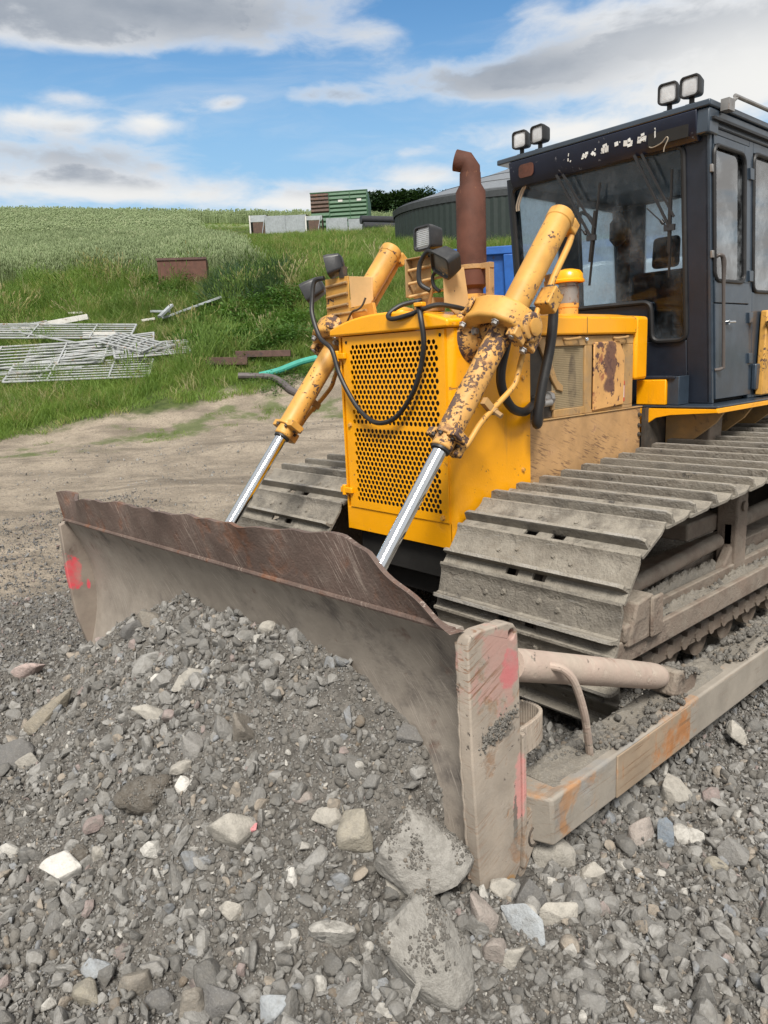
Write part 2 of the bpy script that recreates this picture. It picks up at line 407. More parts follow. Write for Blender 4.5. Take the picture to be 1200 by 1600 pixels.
# thick undersides are grey, thin edges and tops bright; the low bank and the right stay bright
thick = nt.step(nt.math('ADD', dens, nt.math('MULTIPLY', nt.math('SUBTRACT', nt.noise(ang, 3.1, 6, .6), .5), .35)), .90, 1.22)
bright = nt.math('MULTIPLY', total(blob(26, 16, 9, 3.6, 1.0), blob(14, 14.7, 5, 1.0, .9), blob(-15, 16.5, 2.2, .6, 1.0), blob(-22, 16.4, 4, .55, .9), blob(-19, 12.0, 11, .6, .8), blob(-4, 11.3, 9, .6, .9), blob(4, 12.6, 3, .6, .7), blob(8, 20.4, 2.5, .6, .6)), 1.0, clamp=True)
dark = nt.math('MULTIPLY', total(blob(-14, 22.6, 13, 1.9, .9), blob(12, 18.6, 11, 1.6, .9), blob(-20, 14.2, 9, 1.0, .55), blob(-2.5, 18.1, 5, .7, .6)), 1.0, clamp=True)
grey = nt.math('MULTIPLY', nt.math('MAXIMUM', nt.math('MULTIPLY', thick, .8), nt.math('MULTIPLY', dark, nt.step(dens, .80, 1.0))), nt.math('SUBTRACT', 1, nt.math('MULTIPLY', bright, .9)), clamp=True)
grey = nt.math('MULTIPLY', grey, nt.math('ADD', .72, nt.math('MULTIPLY', nt.noise(ang, 2.2, 6, .6), .5)), clamp=True)
ccol = nt.mix(grey, (5.6, 5.75, 5.95), (1.85, 2.18, 2.68))
ccol = nt.mix(nt.math('MULTIPLY', bright, .7), ccol, (6.7, 6.6, 6.3))
ccol = nt.mix(nt.math('MULTIPLY', away, .8), ccol, (5.8, 5.6, 5.3))
skyc = nt.mix(1.0, sky.outputs[0], (.72, 1.03, 1.12), 'MULTIPLY')
skyc = nt.mix(nt.math('MULTIPLY', nt.step(el, 24, 10), .72), skyc, (2.7, 4.3, 5.7))
fin = nt.mix(cover, skyc, ccol)
nt.put(bg.inputs['Color'], fin); bg.inputs['Strength'].default_value = .11
SC.view_settings.view_transform = 'Standard'; SC.view_settings.look = 'None'; SC.view_settings.exposure = 0.38; SC.view_settings.gamma = 1.0
try: SC.view_settings.use_curve_mapping = False
except Exception: pass
SC.cycles.max_bounces = 6; SC.cycles.diffuse_bounces = 3; SC.cycles.glossy_bounces = 3; SC.cycles.transparent_max_bounces = 10; SC.cycles.transmission_bounces = 4
SC.cycles.use_denoising = True

# ---------------------------------------------------------------- ground sheet
def axis(lo, hi, c0, c1, fine):
    a = list(np.arange(c0, c1, fine)); s = fine
    x = c1
    while x < hi: a.append(x); s = min(s * 1.10, 6); x += s
    x = c0; s = fine; pre = []
    while x > lo:
        s = min(s * 1.10, 6); x -= s; pre.append(x)
    return np.array(pre[::-1] + a + [hi])
gx = axis(-330, 330, -2.4, 2.6, .0125); gy = axis(-330, 400, -2.5, .2, .0125)
GX, GY = np.meshgrid(gx, gy)
GZ = height(GX, GY)
vv = np.stack([GX.ravel(), GY.ravel(), GZ.ravel()], 1); nx_ = len(gx); ny_ = len(gy)
ii = (np.arange(ny_ - 1)[:, None] * nx_ + np.arange(nx_ - 1)[None, :]).ravel()
ff = np.stack([ii, ii + 1, ii + 1 + nx_, ii + nx_], 1)
m, nt, bs = newmat('ground_soil')
pos = nt.node('ShaderNodeNewGeometry').outputs['Position']
rel = nt.vmath('SUBTRACT', pos, (CAM[0], CAM[1], 0))
tt = nt.vmath('DOT_PRODUCT', rel, (FWD[0], FWD[1], 0)); ssx = nt.vmath('DOT_PRODUCT', rel, (RGT[0], RGT[1], 0))
n_l = nt.noise(pos, .5, 6, .6); n_m = nt.noise(pos, 3.5, 6, .62); n_s = nt.noise(pos, 26, 5, .65); n_f = nt.noise(pos, 120, 3, .6)
soil = nt.mix(nt.step(n_m, .3, .7), (.095, .09, .082), (.18, .171, .157))
soil = nt.mix(nt.step(n_s, .35, .7), nt.mix(.5, soil, (.07, .063, .055)), nt.mix(.35, soil, (.27, .25, .225)))
soil = nt.mix(nt.math('MULTIPLY', nt.step(n_f, .55, .75), .5), soil, (.34, .32, .29))
track = nt.mix(nt.step(nt.noise(nt.vmath('MULTIPLY', pos, (1, 1, .2)), .9, 7, .68), .34, .66), (.225, .188, .146), (.38, .32, .25))
track = nt.mix(nt.math('MULTIPLY', nt.step(nt.noise(nt.vmath('MULTIPLY', nt.comb(nt.vmath('DOT_PRODUCT', pos, (.75, -.66, 0)), nt.vmath('DOT_PRODUCT', pos, (.66, .75, 0)), 0), (1.6, .22, 1)), 1.0, 6, .65), .52, .64), .6), track, (.13, .108, .085))
track = nt.mix(nt.math('MULTIPLY', nt.step(n_s, .45, .7), .65), track, (.14, .122, .098))
track = nt.mix(nt.math('MULTIPLY', nt.step(nt.noise(pos, 6, 6, .7), .52, .68), .6), track, (.17, .148, .118))
track = nt.mix(nt.math('MULTIPLY', nt.step(nt.noise(pos, 60, 3), .60, .72), .6), track, (.55, .51, .45))
edge = nt.math('MINIMUM', nt.math('MAXIMUM', nt.math('ADD', 16.4, nt.math('MULTIPLY', nt.math('ADD', ssx, 8.4), .56)), 14.6), 20.2)
tg = nt.math('ADD', nt.math('ADD', nt.math('SUBTRACT', tt, edge), 16.8), nt.math('MULTIPLY', nt.math('SUBTRACT', nt.noise(pos, .55, 5, .65), .5), 5.5))
strip = nt.math('MULTIPLY', nt.step(nt.math('ABSOLUTE', nt.math('SUBTRACT', tg, 14.6)), .9, .2), nt.step(nt.noise(pos, 1.4, 4, .6), .40, .58))
track = nt.mix(nt.math('MULTIPLY', strip, .75), track, (.085, .12, .035))
wl = nt.math('ADD', tt, nt.math('MULTIPLY', nt.math('SUBTRACT', n_l, .5), 3.5))
soil = nt.mix(nt.math('MULTIPLY', nt.step(nt.noise(pos, 1.7, 5, .65), .52, .66), .55), soil, (.06, .055, .05))
g = nt.mix(nt.step(wl, 4.4, 6.2), soil, track)
bank = nt.mix(nt.step(n_m, .35, .65), (.045, .065, .02), (.09, .115, .038))
bank = nt.mix(nt.math('MULTIPLY', nt.step(nt.noise(pos, .35, 5, .7), .62, .70), .9), bank, (.15, .115, .08))
g = nt.mix(nt.step(tg, 16.2, 17.4), g, bank)
wheat = nt.mix(nt.step(nt.noise(pos, .12, 4), .3, .7), (.19, .245, .115), (.24, .29, .145))
wedge_ = nt.math('SUBTRACT', nt.math('SUBTRACT', -6.3, nt.math('MULTIPLY', nt.math('SUBTRACT', tt, 36), .31)), ssx)
field = nt.math('MAXIMUM', nt.step(tt, 66, 74), nt.math('MULTIPLY', nt.step(tt, 29.5, 31), nt.step(wedge_, -.5, .8)))
g = nt.mix(field, g, wheat)
nt.put(bs.inputs['Base Color'], g); bs.inputs['Roughness'].default_value = .95; bs.inputs['Specular IOR Level'].default_value = .2
hb = nt.math('ADD', nt.math('MULTIPLY', n_s, .6), nt.math('MULTIPLY', nt.voro(pos, 45), -.5))
hb = nt.math('ADD', hb, nt.math('MULTIPLY', n_f, .25))
hb = nt.math('ADD', hb, nt.math('MULTIPLY', nt.noise(pos, 7, 6, .7), 1.6))
hb = nt.math('ADD', hb, nt.math('MULTIPLY', nt.math('MULTIPLY', nt.noise(nt.vmath('MULTIPLY', pos, (1, 1, .2)), 2.2, 7, .7), nt.step(wl, 4.4, 6.2)), 4.0))
nt.put(bs.inputs['Normal'], nt.bump(hb, 1.0, .022))
ground = bpy.data.objects.new('ground', npmesh('ground', vv, ff, m)); COL.objects.link(ground)
tag(ground, 'rubble strewn ground rising into a green bank behind the machine', 'ground', kind='structure')

# ---------------------------------------------------------------- stones
def ico(sub):
    bm = bmesh.new(); bmesh.ops.create_icosphere(bm, subdivisions=sub, radius=1); bm.verts.ensure_lookup_table()
    v = np.array([p.co[:] for p in bm.verts]); f = np.array([[q.index for q in p.verts] for p in bm.faces]); bm.free(); return v, f
ICO = {k: ico(k) for k in (1, 2, 3, 4, 5, 6)}
def noise3(v, s, seed):
    return (perlin(v[:, 0] * s + seed, v[:, 1] * s + seed * 1.7) + perlin(v[:, 1] * s + 31 + seed, v[:, 2] * s + seed * .7) + perlin(v[:, 2] * s + 57, v[:, 0] * s + seed * 2.1)) / 2
def rock_shape(sub, seed, planes=13, soft=14, rough=.05, axes=(1, .8, .6), crust=0.0):
    r_ = np.random.RandomState(seed); v, f = ICO[sub]
    nrm = r_.normal(size=(planes, 3)); nrm /= np.linalg.norm(nrm, axis=1)[:, None]; dd = r_.uniform(.62, 1.0, planes)
    q = np.clip(v @ nrm.T, 1e-3, None) / dd                    # 1/r for each plane
    inv_ = (np.sum(q ** soft, axis=1)) ** (1 / soft)
    r = 1 / np.maximum(inv_, .85)
    p = v * r[:, None]
    p = p * (1 + rough * noise3(p, 1.6, seed % 50) + rough * .6 * noise3(p, 4.5, seed % 37) + rough * .35 * noise3(p, 11, seed % 29))[:, None]
    if crust: p = p * (1 + crust * (np.abs(noise3(p, 7, seed % 41)) + .6 * np.abs(noise3(p, 17, seed % 23)) + .4 * noise3(p, 37, seed % 19)))[:, None]
    return p * np.array(axes), f
def stone_material(name, lo, hi, tints, speck=.38, dusty=.45):
    m, nt, bs = newmat(name); co, rv = coords(nt, True)
    c = nt.mix(rv, lo, hi)
    r2 = nt.math('FRACT', nt.math('MULTIPLY', rv, 13.7))
    for a, b, tc_ in tints: c = nt.mix(nt.math('MULTIPLY', nt.math('MULTIPLY', nt.math('GREATER_THAN', r2, a), nt.math('LESS_THAN', r2, b)), .75), c, tc_)
    pos = nt.node('ShaderNodeNewGeometry').outputs['Position']
    sp = nt.noise(pos, 160, 4, .7)
    c = nt.mix(nt.math('MULTIPLY', nt.step(sp, .5, .75), speck), c, nt.mix(.5, c, (.55, .54, .52)))
    c = nt.mix(nt.math('MULTIPLY', nt.step(sp, .5, .28), speck), c, nt.mix(.6, c, (.05, .047, .045)))
    c = nt.mix(nt.math('MULTIPLY', nt.step(nt.noise(pos, 38, 4, .6), .42, .66), dusty), c, (.18, .17, .153))
    nt.put(bs.inputs['Base Color'], c); bs.inputs['Roughness'].default_value = .88; bs.inputs['Specular IOR Level'].default_value = .3
    nt.put(bs.inputs['Normal'], nt.bump(nt.math('ADD', nt.noise(pos, 55, 5, .65), nt.math('MULTIPLY', sp, .45)), .9, .008))
    return m
M_STONE = stone_material('stone_grey', (.135, .131, .123), (.31, .302, .286), [(.0, .05, (.34, .285, .225)), (.12, .16, (.25, .265, .285)), (.3, .335, (.52, .50, .46)), (.5, .515, (.31, .24, .225))], .3, .6)
M_CLOD = stone_material('earth_clod', (.085, .080, .072), (.19, .178, .16), [(.0, .08, (.2, .16, .12))], .35, .6)
M_DARK = stone_material('gravel_dark', (.075, .073, .072), (.20, .197, .193), [(.0, .05, (.3, .22, .2))], .3, .3)
VAR_T = [npmesh('pebble', *rock_shape(1, 100 + k, 10, 12, .04, (1, rnd.uniform(.7, .95), rnd.uniform(.5, .85))), M_STONE) for k in range(8)]
VAR_C = [npmesh('crumb', *rock_shape(2, 140 + k, 16, 8, .22, (1, .9, .8)), M_CLOD) for k in range(6)]
VAR_S = []
VAR_D = []
def hull_rock(seed, npts, axes, cuts=0, rough=0.0, bev=.07):
    r_ = np.random.RandomState(seed); p = r_.normal(size=(npts, 3)); p /= np.linalg.norm(p, axis=1)[:, None]; p *= r_.uniform(.72, 1.0, (npts, 1))
    bm = bmesh.new()
    for q in p: bm.verts.new(q * np.array(axes))
    res = bmesh.ops.convex_hull(bm, input=bm.verts[:]); junk = [e for e in res['geom_interior'] if isinstance(e, bmesh.types.BMVert)]
    if junk: bmesh.ops.delete(bm, geom=junk, context='VERTS')
    bmesh.ops.dissolve_limit(bm, angle_limit=math.radians(14), verts=bm.verts[:], edges=bm.edges[:])
    bmesh.ops.bevel(bm, geom=bm.edges[:], offset=bev * min(axes), segments=2, profile=.6, affect='EDGES')
    bmesh.ops.triangulate(bm, faces=bm.faces[:])
    for _ in range(cuts):
        long_ = [e for e in bm.edges if e.calc_length() > (.28, .16, .09, .05)[min(_, 3)]]
        if long_: bmesh.ops.subdivide_edges(bm, edges=long_, cuts=1); bmesh.ops.triangulate(bm, faces=bm.faces[:])
    bm.verts.ensure_lookup_table(); bm.normal_update()
    v = np.array([q.co[:] for q in bm.verts]); nr = np.array([q.normal[:] for q in bm.verts]); f = np.array([[q.index for q in fc.verts] for fc in bm.faces]); bm.free()
    if rough: v = v + nr * (rough * (noise3(v, 2.3, seed % 50) + .5 * noise3(v, 6, seed % 37) + .3 * noise3(v, 15, seed % 31)))[:, None]
    return v, f
VAR_M = [npmesh('stone', *hull_rock(320 + k, (9, 11, 13, 16)[k % 4], (1, rnd.uniform(.55, .95), rnd.uniform(.38, .75)), 1, .05, .10), M_STONE) for k in range(18)]
for vm in VAR_M: vm.set_sharp_from_angle(angle=math.radians(40))
VAR_M += [npmesh('stone', *rock_shape(3, 220 + k, (7, 8, 10, 14)[k % 4], (70, 60, 50, 18)[k % 4], .045, (1, rnd.uniform(.55, .95), rnd.uniform(.35, .75)), .03), M_STONE) for k in range(6)]
for k, vm in enumerate(VAR_M[18:]):
    if k % 4 < 3: vm.set_sharp_from_angle(angle=math.radians(24))
VAR_S += [npmesh('chip', *hull_rock(160 + k, (8, 10, 12)[k % 3], (1, rnd.uniform(.55, .95), rnd.uniform(.35, .75)), 0, 0, .14), M_STONE) for k in range(14)]
for vm in VAR_S: vm.set_sharp_from_angle(angle=math.radians(45))
VAR_D += [npmesh('dark_chip', *hull_rock(190 + k, 10, (1, rnd.uniform(.6, .95), rnd.uniform(.45, .8)), 0, 0, .14), M_DARK) for k in range(6)]
rs = np.random.RandomState(11)
def in_view(x, y, z, mx=80):
    P = np.stack([x, y, z], 1) - CAM; c = P @ RW; zz = c[:, 2]
    with np.errstate(divide='ignore', invalid='ignore'):
        u = 600 + 1150 * c[:, 0] / zz; v_ = 800 + 1150 * c[:, 1] / zz
    return (zz > .2) & (u > -mx) & (u < 1200 + mx) & (v_ > -mx) & (v_ < 1600 + mx * 1.5), np.hypot(np.hypot(P[:, 0], P[:, 1]), P[:, 2])
def occupied(x, y):
    blade = (np.abs(x) < 1.66) & (y > -1.13) & (y < -.93)
    return blade
def cloud(n, x0, x1, y0, y1, keep=None):
    x = rs.uniform(x0, x1, n); y = rs.uniform(y0, y1, n); z = height(x, y); ok, dist = in_view(x, y, z)
    ok &= ~occupied(x, y)
    if keep is not None: ok &= keep(x, y, dist)
    return x[ok], y[ok], z[ok], dist[ok]
def rnd_rot(n, tilt=None):
    return rs.uniform(0, 6.283, (n, 3)) if tilt is None else np.stack([rs.normal(0, tilt, n), rs.normal(0, tilt, n), rs.uniform(0, 6.283, n)], 1)
def strew(name, n, area, rmin, rmax, power, variants, label, keep=None, sink=.25, flat=(.75, 1.1)):
    x, y, z, dist = cloud(n, *area, keep=keep); k = len(x)
    u = rs.uniform(0, 1, k); r = rmin * (1 - u * (1 - (rmin / rmax) ** power)) ** (-1 / power)
    sc = r[:, None] * rs.uniform(*flat, (k, 3))
    return scatter(name, np.stack([x, y, z + r * (.75 - sink) * .8], 1), rnd_rot(k), sc, rs.randint(0, len(variants), k), variants, label, 'rubble')
clump = lambda x, y, s, lo, hi: sstep(lo, hi, fbm(x * s, y * s, 3) + rs.uniform(-.25, .25, len(x)))
NEAR = (-3.2, 3.2, -2.6, 2.2)
nearkeep = lambda x, y, dist: (rs.uniform(0, 1, len(x)) < np.clip((3.1 / dist) ** 2, 0, 1)) & (dist < 6.5)
strew('rubble_grit', 230000, NEAR, .0028, .008, 1.6, VAR_T, 'fine grey grit covering the heap and the ground around the blade', nearkeep, .3)
strew('earth_crumbs', 90000, NEAR, .005, .026, 1.6, VAR_C, 'dark crumbs of earth between the stones of the heap', lambda x, y, d: nearkeep(x, y, d) & (rs.uniform(0, 1, len(x)) < .25 + .75 * clump(x, y, 2.3, -.25, .2)), .45)
strew('rubble_pebbles', 90000, NEAR, .006, .019, 1.7, VAR_S, 'small grey pebbles and stone chips strewn through the rubble', nearkeep, .3)
strew('dark_gravel', 60000, (-7, -1.2, -2.4, 2.5), .006, .036, 2.0, VAR_D, 'dark broken gravel on the ground past the far end of the blade', lambda x, y, d: (d > 3.2) & (rs.uniform(0, 1, len(x)) < sstep(-1.55, -1.9, x) * sstep(1.3, .1, y + .30 * (x + 4) + .5 * fbm(x, y, 2)) * np.clip((4.5 / d) ** 1.5, 0, 1)), .3)
strew('track_stones', 42000, (-14, 0.2, .2, 9), .006, .05, 2.1, VAR_S, 'pale stones scattered over the dirt track', lambda x, y, d: (d > 4.5) & (d < 17) & (rs.uniform(0, 1, len(x)) < .12 + .7 * clump(x, y, .8, -.15, .3)), .5)

# ================================================================ the bulldozer
TAN_CHIP = (.085, .052, .045)
M_YEL = surf('fresh_yellow_paint', (.90, .385, .003), .05, .34, chips=((.40, .18, .03), 34, .70, .75), chips2=((.62, .27, .02), 3, .60, .80), dust=.14, dustcol=(.46, .27, .08), streak=((9, 9, 1.2), (.66, .29, .02), .60, .78), grain=.14, clear=.2, lumps=.10)
M_TAN = surf('old_yellow_paint', (.58, .305, .065), .16, .52, chips=(TAN_CHIP, 40, .63, .66), chips2=((.22, .11, .055), 9, .62, .80), dust=.14, dustcol=(.44, .28, .12), streak=((14, 3, 5), (.36, .18, .05), .58, .76))
M_TANC = surf('chipped_yellow_paint', (.57, .305, .085), .16, .55, chips=(TAN_CHIP, 42, .505, .545), chips2=((.25, .13, .07), 10, .62, .78), dust=.2, dustcol=(.42, .30, .17), up=.15)
M_TANP = surf('faded_yellow_plate', (.62, .39, .17), .12, .55, chips=(TAN_CHIP, 20, .66, .70), chips2=((.20, .10, .05), 8, .66, .78), dust=.22, dustcol=(.42, .30, .18))
M_BROWNED = surf('grimy_and_shaded_yellow', (.43, .25, .09), .18, .6, chips=((.16, .10, .06), 14, .60, .72), dust=.45, dustcol=(.30, .21, .12))  # grime colour, also used as painted shade on the near lamp back plate
M_SCRAPED = surf('scraped_side_plate', (.43, .255, .115), .2, .6, chips=((.30, .15, .08), 9, .66, .80), scratch=((20, 12, 110), (-.35, 0, 0), (.15, .085, .05), .54, .60, .85), dust=.28, dustcol=(.42, .28, .18))
M_RUSTDOOR = surf('rusty_panel', (.60, .33, .12), .14, .55, chips=((.11, .055, .045), 22, .56, .60), chips2=((.30, .12, .06), 12, .6, .7), dust=.15, dustcol=(.4, .28, .16),
                  spots=[((.43, 1.47, 1.70), (.08, .075, .16), (.12, .06, .05), .75, 26), ((.43, 1.46, 1.54), (.08, .07, .05), (.11, .055, .048), .5, 20)])
M_RUST = surf('rusted_exhaust', (.092, .037, .025), .3, .75, chips=((.065, .034, .027), 4, .5, .70), chips2=((.21, .10, .06), 18, .62, .74), spec=.3, grain=.3)
M_BLACK = surf('black_rubber', (.014, .014, .015), .3, .5, dust=.25, dustcol=(.10, .095, .09))
M_BLACKP = surf('black_plastic', (.022, .023, .026), .2, .42, dust=.25, dustcol=(.13, .125, .12), up=.3)
M_CAB = surf('sky_tinted_cab_paint', (.031, .046, .066), .2, .34, chips=((.16, .16, .16), 30, .74, .78), dust=.16, dustcol=(.12, .12, .12), clear=.35)  # blue cast paints the sky's reflection into the dark cab colour
M_CABF = surf('black_cab_paint', (.015, .020, .032), .2, .45, chips=((.10, .10, .10), 24, .74, .78), dust=.18, dustcol=(.09, .085, .08))
M_NAVY = surf('navy_sign_paint', (.009, .013, .030), .2, .35, chips=((.12, .13, .16), 30, .70, .74), dust=.1)
M_DARK = M_DARKSTEEL = surf('oily_dark_steel', (.045, .038, .032), .3, .6, chips=((.10, .07, .05), 12, .55, .7), dust=.35, dustcol=(.11, .09, .07))
M_CAVE = surf('black_underside', (.010, .009, .008), .3, .8, dust=.1, dustcol=(.04, .035, .03))
M_SHOE = surf('worn_track_steel', (.165, .15, .128), .30, .62, .06, chips=((.075, .06, .048), 9, .54, .66), chips2=((.055, .05, .047), 16, .66, .72), dust=.46, dustcol=(.275, .25, .21), up=.6, scratch=((9, 110, 110), (0, 0, .1), (.40, .385, .36), .58, .66, .6), grain=.8, lumps=1.0, per_object=True, edgez=(.052, .068, (.42, .40, .37)))
M_FRAME = surf('muddy_frame_steel', (.19, .145, .115), .25, .7, chips=((.10, .06, .045), 9, .55, .68), dust=.45, dustcol=(.26, .225, .185), up=.7, grain=.6, lumps=.8)
M_CHROME = surf('chrome_rod', (.72, .74, .76), .04, .09, 1.0, dust=.05, grain=.02, rvar=.03)
M_STEEL = surf('scuffed_steel', (.30, .29, .28), .2, .45, .5, chips=((.15, .08, .05), 20, .58, .68), dust=.2)
M_MOLD = surf('polished_moldboard', (.27, .235, .20), .16, .6, .05, chips=((.11, .095, .085), 5, .56, .76), chips2=((.13, .075, .055), 7, .66, .80), dust=.42, dustcol=(.34, .30, .255), scratch=((5, 30, 170), (0, 1.0, 0), (.50, .44, .38), .56, .64, .6), grain=.4)
M_BLRUST = surf('rusty_spill_plate', (.13, .090, .075), .25, .65, .1, chips=((.16, .072, .040), 6, .55, .72), chips2=((.24, .205, .175), 4, .68, .80), dust=.3, dustcol=(.23, .185, .155), scratch=((6, 30, 180), (0, .95, 0), (.40, .33, .28), .56, .64, .65), grain=.5, lumps=.4)
PINK = (.62, .16, .17)
M_ENDP = surf('dusty_end_plate', (.335, .285, .235), .22, .6, chips=((.24, .12, .05), 9, .57, .70), chips2=((.12, .10, .085), 34, .66, .72), dust=.38, dustcol=(.33, .295, .255), scratch=((20, 7, 120), (.42, 0, 0), (.20, .095, .045), .54, .60, .9),
              spots=[((1.63, -1.11, .85), (.2, .11, .14), (.42, .255, .22), 1.6, 9), ((1.63, -1.07, .83), (.1, .045, .06), (.52, .16, .165), 1.3, 16), ((1.63, -1.02, .42), (.1, .035, .12), (.55, .25, .23), .8, 18),
                     ((1.63, -1.12, .64), (.1, .08, .025), (.10, .092, .08), .8, 45), ((1.63, -1.045, .30), (.1, .012, .12), (.13, .12, .105), .9, 40), ((1.63, -1.10, .10), (.1, .07, .04), (.38, .22, .09), .7, 20)], grain=.4)
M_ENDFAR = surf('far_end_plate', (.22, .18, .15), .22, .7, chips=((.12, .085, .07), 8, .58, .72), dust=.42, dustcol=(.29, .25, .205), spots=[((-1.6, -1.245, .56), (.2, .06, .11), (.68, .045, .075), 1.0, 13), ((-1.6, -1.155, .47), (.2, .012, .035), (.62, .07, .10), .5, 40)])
M_ARM = surf('dusty_push_arm', (.28, .25, .212), .18, .65, chips=((.34, .18, .085), 5, .63, .76), chips2=((.25, .24, .225), 4, .60, .72), dust=.38, dustcol=(.29, .262, .225), scratch=((40, 3.0, 120), (0, 0, 0), (.19, .12, .075), .57, .64, .6), grain=.3)
M_ARMR = surf('rust_streaked_arm', (.31, .235, .165), .18, .65, chips=((.36, .16, .06), 6, .60, .74), dust=.3, dustcol=(.29, .25, .2), scratch=((40, 3.0, 120), (0, 0, 0), (.20, .115, .06), .56, .63, .7))
M_PIPE = surf('dusty_brace_tube', (.44, .34, .285), .14, .7, chips=((.29, .18, .14), 8, .60, .74), chips2=((.16, .14, .12), 26, .66, .72), dust=.42, dustcol=(.41, .35, .29), up=.2, lumps=.5, scratch=((5, 30, 30), (.3, .3, 0), (.52, .46, .38), .56, .62, .6))
M_LENS = surf('ribbed_lens', (.62, .63, .64), .2, .12, .2, dust=.3, dustcol=(.35, .34, .32), grain=.6, grainscale=60)
M_LENSD = surf('grey_lens', (.13, .135, .13), .2, .14, .2, dust=.4, dustcol=(.16, .155, .14), grain=.5, grainscale=60)
M_SEAT = surf('dark_seat_cloth', (.022, .022, .024), .3, .9)
M_INT = surf('grey_cab_lining', (.10, .115, .13), .12, .8, dust=.2, dustcol=(.16, .16, .16))
M_WHITE = surf('worn_white_letters', (.62, .63, .62), .1, .6, chips=((.03, .035, .05), 60, .60, .63))
M_RED = surf('red_sticker', (.55, .05, .04), .1, .5)
M_LOOM = surf('bare_wire', (.35, .30, .24), .15, .6)
M_GLASS = glassmat('cab_glass', (.82, .88, .92), 1.28, .26, (.26, .30, .34))  # bluish film: dust plus painted haze of sky reflected in the windscreen
M_GLASSS = glassmat('side_glass', (.80, .85, .87), 3.2, .34, (.66, .71, .76))  # pale film and raised gloss paint bright sky into the side panes
M_DHANDLE = surf('brown_handle_paint', (.085, .072, .066), .2, .5, chips=((.2, .18, .16), 20, .62, .7))

def milky(name):
    m, nt, bs = newmat(name); co = coords(nt); t = nt.node('ShaderNodeBsdfTransparent'); t.inputs[0].default_value = (.86, .9, .92, 1)
    tl = nt.node('ShaderNodeBsdfTranslucent'); tl.inputs[0].default_value = (.80, .87, .93, 1); mx = nt.node('ShaderNodeMixShader')
    nt.put(mx.inputs[0], nt.math('ADD', .45, nt.math('MULTIPLY', nt.step(nt.noise(co, 2.5, 6, .7), .35, .7), .35))); nt.l.new(t.outputs[0], mx.inputs[1]); nt.l.new(tl.outputs[0], mx.inputs[2]); nt.l.new(mx.outputs[0], nt.n['Material Output'].inputs[0]); return m
bd = empty('bulldozer'); tag(bd, 'yellow crawler bulldozer with a rust topped blade and a dark cab, parked on rubble', 'bulldozer')
MBn = MB

# ---- radiator housing and perforated grille
HW = .445
def housing_side(sx):
    r = .05; pts = [(sx * .418, 0.0)] + [(sx * (HW - r + r * math.sin(a)), r - r * math.cos(a)) for a in np.linspace(.15, math.pi / 2, 7)] + [(sx * HW, .63), (sx * (HW - .012), .63)] + \
          [(sx * (HW - r + (r - .012) * math.sin(a)), r - (r - .012) * math.cos(a)) for a in np.linspace(math.pi / 2, .15, 7)] + [(sx * .418, .012)]
    return MB().prism([(x, y, .784) for x, y in pts], (0, 0, 1.111))
fc = MB().box(-.418, .418, .0, .012, .784, .917).build('radiator_housing', M_YEL, bd, .002)
housing_side(1).build('side_sheet', M_YEL, fc); housing_side(-1).build('side_sheet', M_YEL, fc)
b = MB()
for z in (1.63, 1.13):
    for y in (.56,):
        b.bolt((HW, y, z), (1, 0, 0), .011, .012)
b.pieces('side_bolt', M_TAN, fc)
MB().box(-.40, .40, .085, .12, .80, 1.88).build('radiator_core', M_CAVE, fc)
MB().box(-.43, .43, .02, .60, .786, .80).build('bottom_sheet', M_YEL, fc)
DX0, DX1, DZ0, DZ1 = -.378, .4135, .921, 1.893; DY = -.007
def perforated(mb, x0, x1, z0, z1, px, pz, r, y0, y1):
    nr = int(round((z1 - z0) / pz)); pz = (z1 - z0) / nr; nc = int(round((x1 - x0) / px)); px = (x1 - x0) / nc; N = 14
    angs = [2 * math.pi * (k + .5) / N for k in range(N)]
    for j in range(nr):
        za, zb = z0 + j * pz, z0 + (j + 1) * pz; off = px / 2 if j % 2 else 0
        n_ = nc - (1 if j % 2 else 0)
        if off:
            for xa, xb in ((x0, x0 + off), (x1 - off, x1)): mb.add([(xa, y0, za), (xb, y0, za), (xb, y0, zb), (xa, y0, zb)], [(0, 1, 2, 3)])
        for i in range(n_):
            xa = x0 + off + i * px; xb = xa + px; cx, cz = (xa + xb) / 2, (za + zb) / 2; o = len(mb.v); vs = []; fs = []
            for a in angs:
                ca, sa = math.cos(a), math.sin(a); k = min((px / 2) / max(abs(ca), 1e-6), (pz / 2) / max(abs(sa), 1e-6))
                vs.append((cx + ca * k, y0, cz + sa * k))
            vs += [(cx + math.cos(a) * r, y0, cz + math.sin(a) * r) for a in angs] + [(cx + math.cos(a) * r, y1, cz + math.sin(a) * r) for a in angs]
            for k in range(N):
                q = (k + 1) % N; fs += [(k, q, N + q, N + k), (N + k, N + q, 2 * N + q, 2 * N + k)]
            # corners of the cell left open by the polygon of rays
            c4_ = [(xa, y0, za), (xb, y0, za), (xb, y0, zb), (xa, y0, zb)]
            base = len(vs); vs += c4_
            for ci, (sx, sz) in enumerate(((-1, -1), (1, -1), (1, 1), (-1, 1))):
                best = sorted(range(N), key=lambda k: -(math.cos(angs[k]) * sx * px + math.sin(angs[k]) * sz * pz))
                ks = [k for k in range(N) if True]
                for k in range(N):
                    q = (k + 1) % N; A, B = vs[k], vs[q]
                    onx = abs(abs(A[0] - cx) - px / 2) < 1e-6; onx2 = abs(abs(B[0] - cx) - px / 2) < 1e-6
                    if onx != onx2 and (A[0] - cx + B[0] - cx) * sx > 0 and (A[2] - cz + B[2] - cz) * sz > 0: fs.append((k, base + ci, q))
            mb.add(vs, fs)
